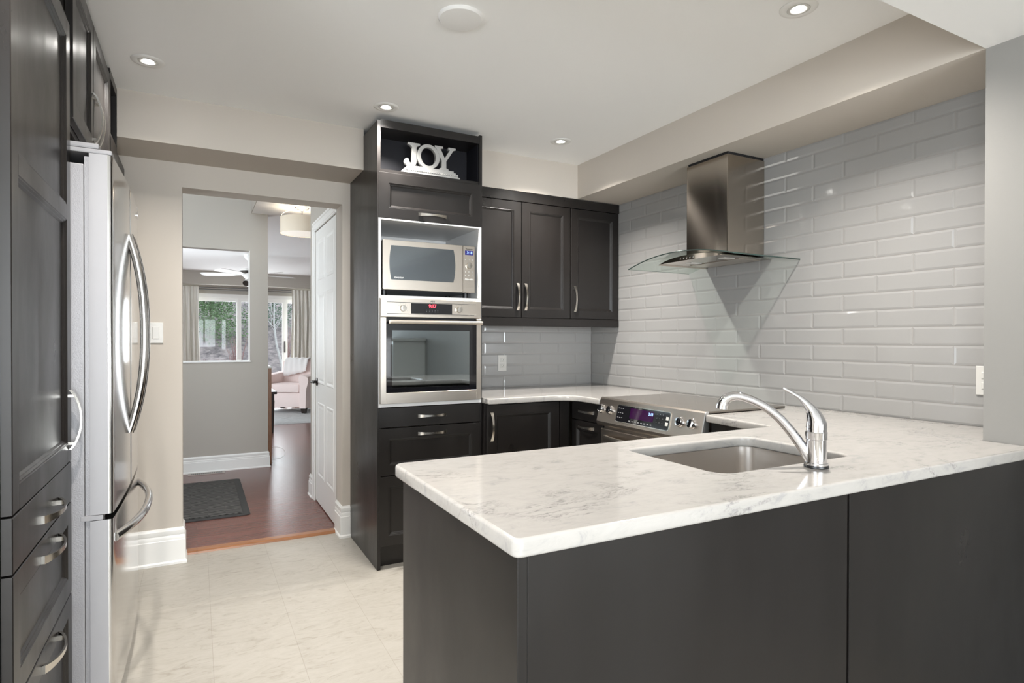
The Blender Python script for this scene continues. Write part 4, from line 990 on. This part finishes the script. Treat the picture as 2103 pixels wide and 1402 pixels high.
# curtains
def curtain(x0, x1, y, z0, z1, nf, label, spread=1.0, skew=0.0):
    b = B(); n = nf * 10; m = 12; V = []
    for j in range(m + 1):
        v = j / m; z = z1 + (z0 - z1) * v; row = []
        for i in range(n + 1):
            u = i / n; x = x0 + (x1 - x0) * u; amp = (.018 + .022 * min(1, v * 4)) * (1 + .3 * math.sin(i * .37))
            x = x + skew * v * u
            row.append(b.verts.new((x + .008 * math.sin(v * 9 + i), y + amp * math.sin(2 * math.pi * nf * u + .5 * math.sin(3 * u + 2 * v)), z)))
        V.append(row)
    for j in range(m):
        for i in range(n): b.faces.new((V[j][i], V[j][i + 1], V[j + 1][i + 1], V[j + 1][i]))
    o = obj('curtain', b, M['curtain'], smooth=60, fix=False); tag(o, label, 'curtain'); return o
curtain(-.60, .03, 12.10, .03, 2.21, 9, 'cream curtain seen through the wall opening at its left', skew=.04)
curtain(1.62, 2.55, 12.10, .03, 2.21, 13, 'cream pleated curtain behind the blush armchair')
b = B(); tube(b, [(-.8, 12.16, 2.20), (3.3, 12.16, 2.20)], .012, 10); tube(b, [(-.8, 12.20, 2.17), (3.3, 12.20, 2.17)], .01, 10)
simple('rail_grey', (0.20, 0.195, 0.19), 0.6)
t = obj('curtain_rail', b, M['rail_grey'], smooth=60); tag(t, 'double grey curtain rail above the patio doors', 'curtain rail')
# rug
b = B(); n, m = 60, 44; V = []
for j in range(m + 1):
    V.append([b.verts.new((.55 + 2.1 * i / n, 9.31 + 1.9 * j / m, .018 + .010 * random.random() if 0 < i < n and 0 < j < m else .005)) for i in range(n + 1)])
for j in range(m):
    for i in range(n): b.faces.new((V[j][i], V[j][i + 1], V[j + 1][i + 1], V[j + 1][i]))
t = obj('area_rug', b, M['shag_rug'], fix=False, smooth=60); tag(t, 'pale grey shag rug on the living room hardwood', 'rug')
# armchair
def armchair(cx, cy, rot):
    t = thing('armchair', 'blush upholstered armchair with curved arms by the patio doors', 'armchair', (cx, cy, .0))
    t.rotation_euler = (0, 0, rot); WO[t.name] = Vector((0, 0, 0))
    def part(nm, b, m, lab=None, sub=None): return obj(nm, b, m, sub or t, lab, smooth=50)
    b = bx(-.36, .36, -.36, .36, .12, .37, .03); part('base', b, M['fabric_blush'])
    b = bx(-.29, .29, -.40, .30, .37, .51, .035); part('seat_cushion', b, M['fabric_blush'])
    b = B(); loops(b, [[(x * (1.0 - .0), y, z) for x in (-.34, .34) for y in ((y0_, y1_) if x < 0 else (y1_, y0_))] for z, y0_, y1_ in ((.35, .22, .40), (.70, .27, .45), (.90, .33, .48))])
    bmesh.ops.bevel(b, geom=list(b.edges), offset=.03, segments=3, affect='EDGES'); part('backrest', b, M['fabric_blush'])
    for s in (-1, 1):
        b = B(); rg = []
        for y in (-.41, -.38, -.1, .2, .40):
            zt = .655 + .02 * (y > 0); fl = .0 if y > -.4 else -.01
            pr = [(s * .30, .12), (s * .30, .50), (s * .28, .60), (s * .29, zt), (s * .36, zt + .015), (s * .44, zt - .02), (s * .455, zt - .08), (s * .42, .45), (s * .405, .12)]
            rg.append([(x, y, z + fl) for x, z in pr])
        loops(b, rg); part('arm', b, M['fabric_blush'])
    for x in (-.35, .35):
        for y in (-.34, .34):
            b = B(); loops(b, [[(x + a * r_, y + c * r_, z) for a, c in ((-1, -1), (1, -1), (1, 1), (-1, 1))] for z, r_ in ((.03, .03), (.121, .045))]); part('leg', b, M['dark_wood'], 'dark wooden foot')
    WO[t.name] = Vector((cx, cy, 0)); return t
armchair(1.475, 10.85, R(-33))
b = B(); V = []
c_, s_ = math.cos(R(-33)), math.sin(R(-33))
prof = [(.60, .195), (.70, .205), (.80, .235), (.89, .275), (.925, .33), (.935, .40), (.92, .46), (.86, .505), (.75, .50)]
for j, (z, y) in enumerate(prof):
    row = []
    for i in range(25):
        x = -.27 + .42 * i / 24; zz = z - (.10 * (i / 24) if j == 0 else .05 * (i / 24) if j == 1 else 0) * -1; yy = y - .012 - .010 * math.sin(i * 1.1 + j * .7)
        row.append(b.verts.new((1.475 + x * c_ - yy * s_, 10.85 + x * s_ + yy * c_, zz + .006 * math.sin(i * .9))))
    V.append(row)
for j in range(len(V) - 1):
    for i in range(24): b.faces.new((V[j][i], V[j][i + 1], V[j + 1][i + 1], V[j + 1][i]))
t = obj('throw_blanket', b, M['fabric_white'], smooth=60, fix=False); tag(t, 'white throw draped over the back of the armchair', 'throw')
m_ = t.modifiers.new('thick', 'SOLIDIFY'); m_.thickness = .006
# coffee table
t = thing('coffee_table', 'dark wooden coffee table half hidden behind the hall wall end', 'table', (.55, 8.75, 0))
obj('table_top', bx(.15, .945, 8.45, 9.05, .525, .560, .004), M['dark_wood'], t)
obj('apron', bx(.18, .915, 8.48, 9.02, .44, .5245, .002), M['dark_wood'], t)
for x in (.205, .89):
    for y in (8.505, 8.995):
        b = B(); loops(b, [[(x + a * r_, y + c * r_, z) for a, c in ((-1, -1), (1, -1), (1, 1), (-1, 1))] for z, r_ in ((.0045, .016), (.44, .028))]); obj('leg', b, M['dark_wood'], t)

# ================================================================== outside
b = B(); n = 30; V = []
for j in range(n + 1):
    y = 12.6 + 34 * (j / n) ** 1.3; z = -.35 + (max(0, y - 15) * .36) + .0
    V.append([b.verts.new((-22 + 44 * i / n, y, z + random.uniform(-.12, .12) * (y > 15))) for i in range(n + 1)])
for j in range(n):
    for i in range(n): b.faces.new((V[j][i], V[j][i + 1], V[j + 1][i + 1], V[j + 1][i]))
g = obj('hillside', b, M['leaf_litter'], fix=False, smooth=60); g['kind'] = 'structure'
def gz_(y): return -.35 + max(0, y - 15) * .36
def tuft(bm, c, r, n, s, squash=1.0, mi=0):
    for _ in range(n):
        d = Vector((random.gauss(0, 1), random.gauss(0, 1), random.gauss(0, 1))); d.normalize(); rr_ = r * random.random() ** .4
        p = Vector(c) + Vector((d.x * rr_, d.y * rr_, d.z * rr_ * squash)); a = Vector((random.uniform(-1, 1), random.uniform(-1, 1), random.uniform(-1, 1))).normalized(); x, y = basis(a); q = s * random.uniform(.6, 1.3)
        f = bm.faces.new([bm.verts.new(p + x * q), bm.verts.new(p + y * q * .5), bm.verts.new(p - x * q), bm.verts.new(p - y * q * .5)]); f.material_index = mi
def tree(x, y, h, r, leaf, name, label, cat='tree', n=900, s=.10, grp=None):
    z = gz_(y); t = thing(name, label, cat, (x, y, z), grp)
    b = B(); tube(b, [(x, y, z - .1), (x + .05, y, z + h * .5), (x, y, z + h * .9)], [.03, .02, .008], 8); obj('trunk', b, M['bark_dark'], t)
    b = B()
    if name == 'spruce_tree':
        for k in range(9):
            f = k / 8; tuft(b, (x, y, z + h * (.12 + .85 * f)), r * (1.05 - f), int(n / 9), s, .35)
    else:
        for k in range(9): tuft(b, (x + random.uniform(-.5, .5) * r, y + random.uniform(-.5, .5) * r, z + h * (.12 + .8 * k / 8)), r * .6, int(n / 9), s)
    obj('foliage', b, M[leaf], t, fix=False); return t
tree(.35, 19.6, 2.9, 1.25, 'leaf_cedar', 'cedar_bush', 'green cedar bush on the slope, seen in the left patio pane', n=15000, s=.030)
tree(2.15, 20.3, 3.4, 1.0, 'leaf_spruce', 'spruce_tree', 'dark spruce on the slope behind the white birch', n=9000, s=.026)
def birch(x, y):
    z = gz_(y); t = thing('birch_tree', 'white branched birch outside the right patio pane', 'tree', (x, y, z))
    def grow(b, p, d, L, r_, dep):
        pts = [p]; q = p.copy(); dd = d.copy()
        for k in range(5):
            dd = (dd + Vector((random.uniform(-.2, .2), random.uniform(-.16, .16), random.uniform(-.03, .10)))).normalized(); q = q + dd * L / 5; pts.append(q.copy())
        tube(b, pts, [r_ * (1 - .15 * k) for k in range(6)], 5)
        if dep:
            for k in range(4):
                a = random.uniform(-.9, .9); nd = (dd * .6 + Vector((a, random.uniform(-.3, .3), random.uniform(.1, .7)))).normalized(); grow(b, pts[random.randint(2, 5)], nd, L * .6, r_ * .55, dep - 1)
    tp = [Vector((x, y, z - .1)), Vector((x - .10, y, z + .55)), Vector((x - .22, y, z + 1.05)), Vector((x - .28, y, z + 1.6)), Vector((x - .27, y, z + 2.3)), Vector((x - .33, y, z + 3.2))]
    b = B(); tube(b, tp, [.034, .029, .025, .021, .016, .008], 8); obj('trunk', b, M['bark_birch'], t, smooth=60)
    b = B()
    for k in range(14):
        p = tp[2 + k % 3].lerp(tp[3 + k % 3] if k % 3 < 3 else tp[5], random.random()); s_ = -1 if k % 2 else 1
        grow(b, p, Vector((s_ * random.uniform(.2, .8), random.uniform(-.2, .2), 1)).normalized(), random.uniform(.8, 1.4), .008, 2)
    obj('branches', b, M['bark_birch'], t, smooth=60)
birch(2.02, 16.2)
def shrub(x, y, h, nst, label):
    z = gz_(y); b = B()
    for _ in range(nst):
        a = random.uniform(0, 6.28); sp = random.uniform(.05, .3); p = Vector((x + random.uniform(-.14, .14), y + random.uniform(-.1, .1), z)); hh = h * random.uniform(.6, 1.1)
        tube(b, [p, p + Vector((math.cos(a) * sp * .3, math.sin(a) * sp * .3, hh * .5)), p + Vector((math.cos(a) * sp, math.sin(a) * sp, hh))], [.008, .006, .003], 4)
    o = obj('red_twig_shrub', b, M['twig_red'], smooth=60); tag(o, label, 'shrub', 'red twig shrubs on the slope')
shrub(.30, 15.8, .80, 24, 'leafless red twig shrub low at the left of the left pane')
shrub(.92, 17.2, .85, 24, 'leafless red twig shrub beside the frame at the right of the left pane')
shrub(2.40, 18.0, .85, 20, 'leafless red twig shrub between the patio door handle and right curtain')
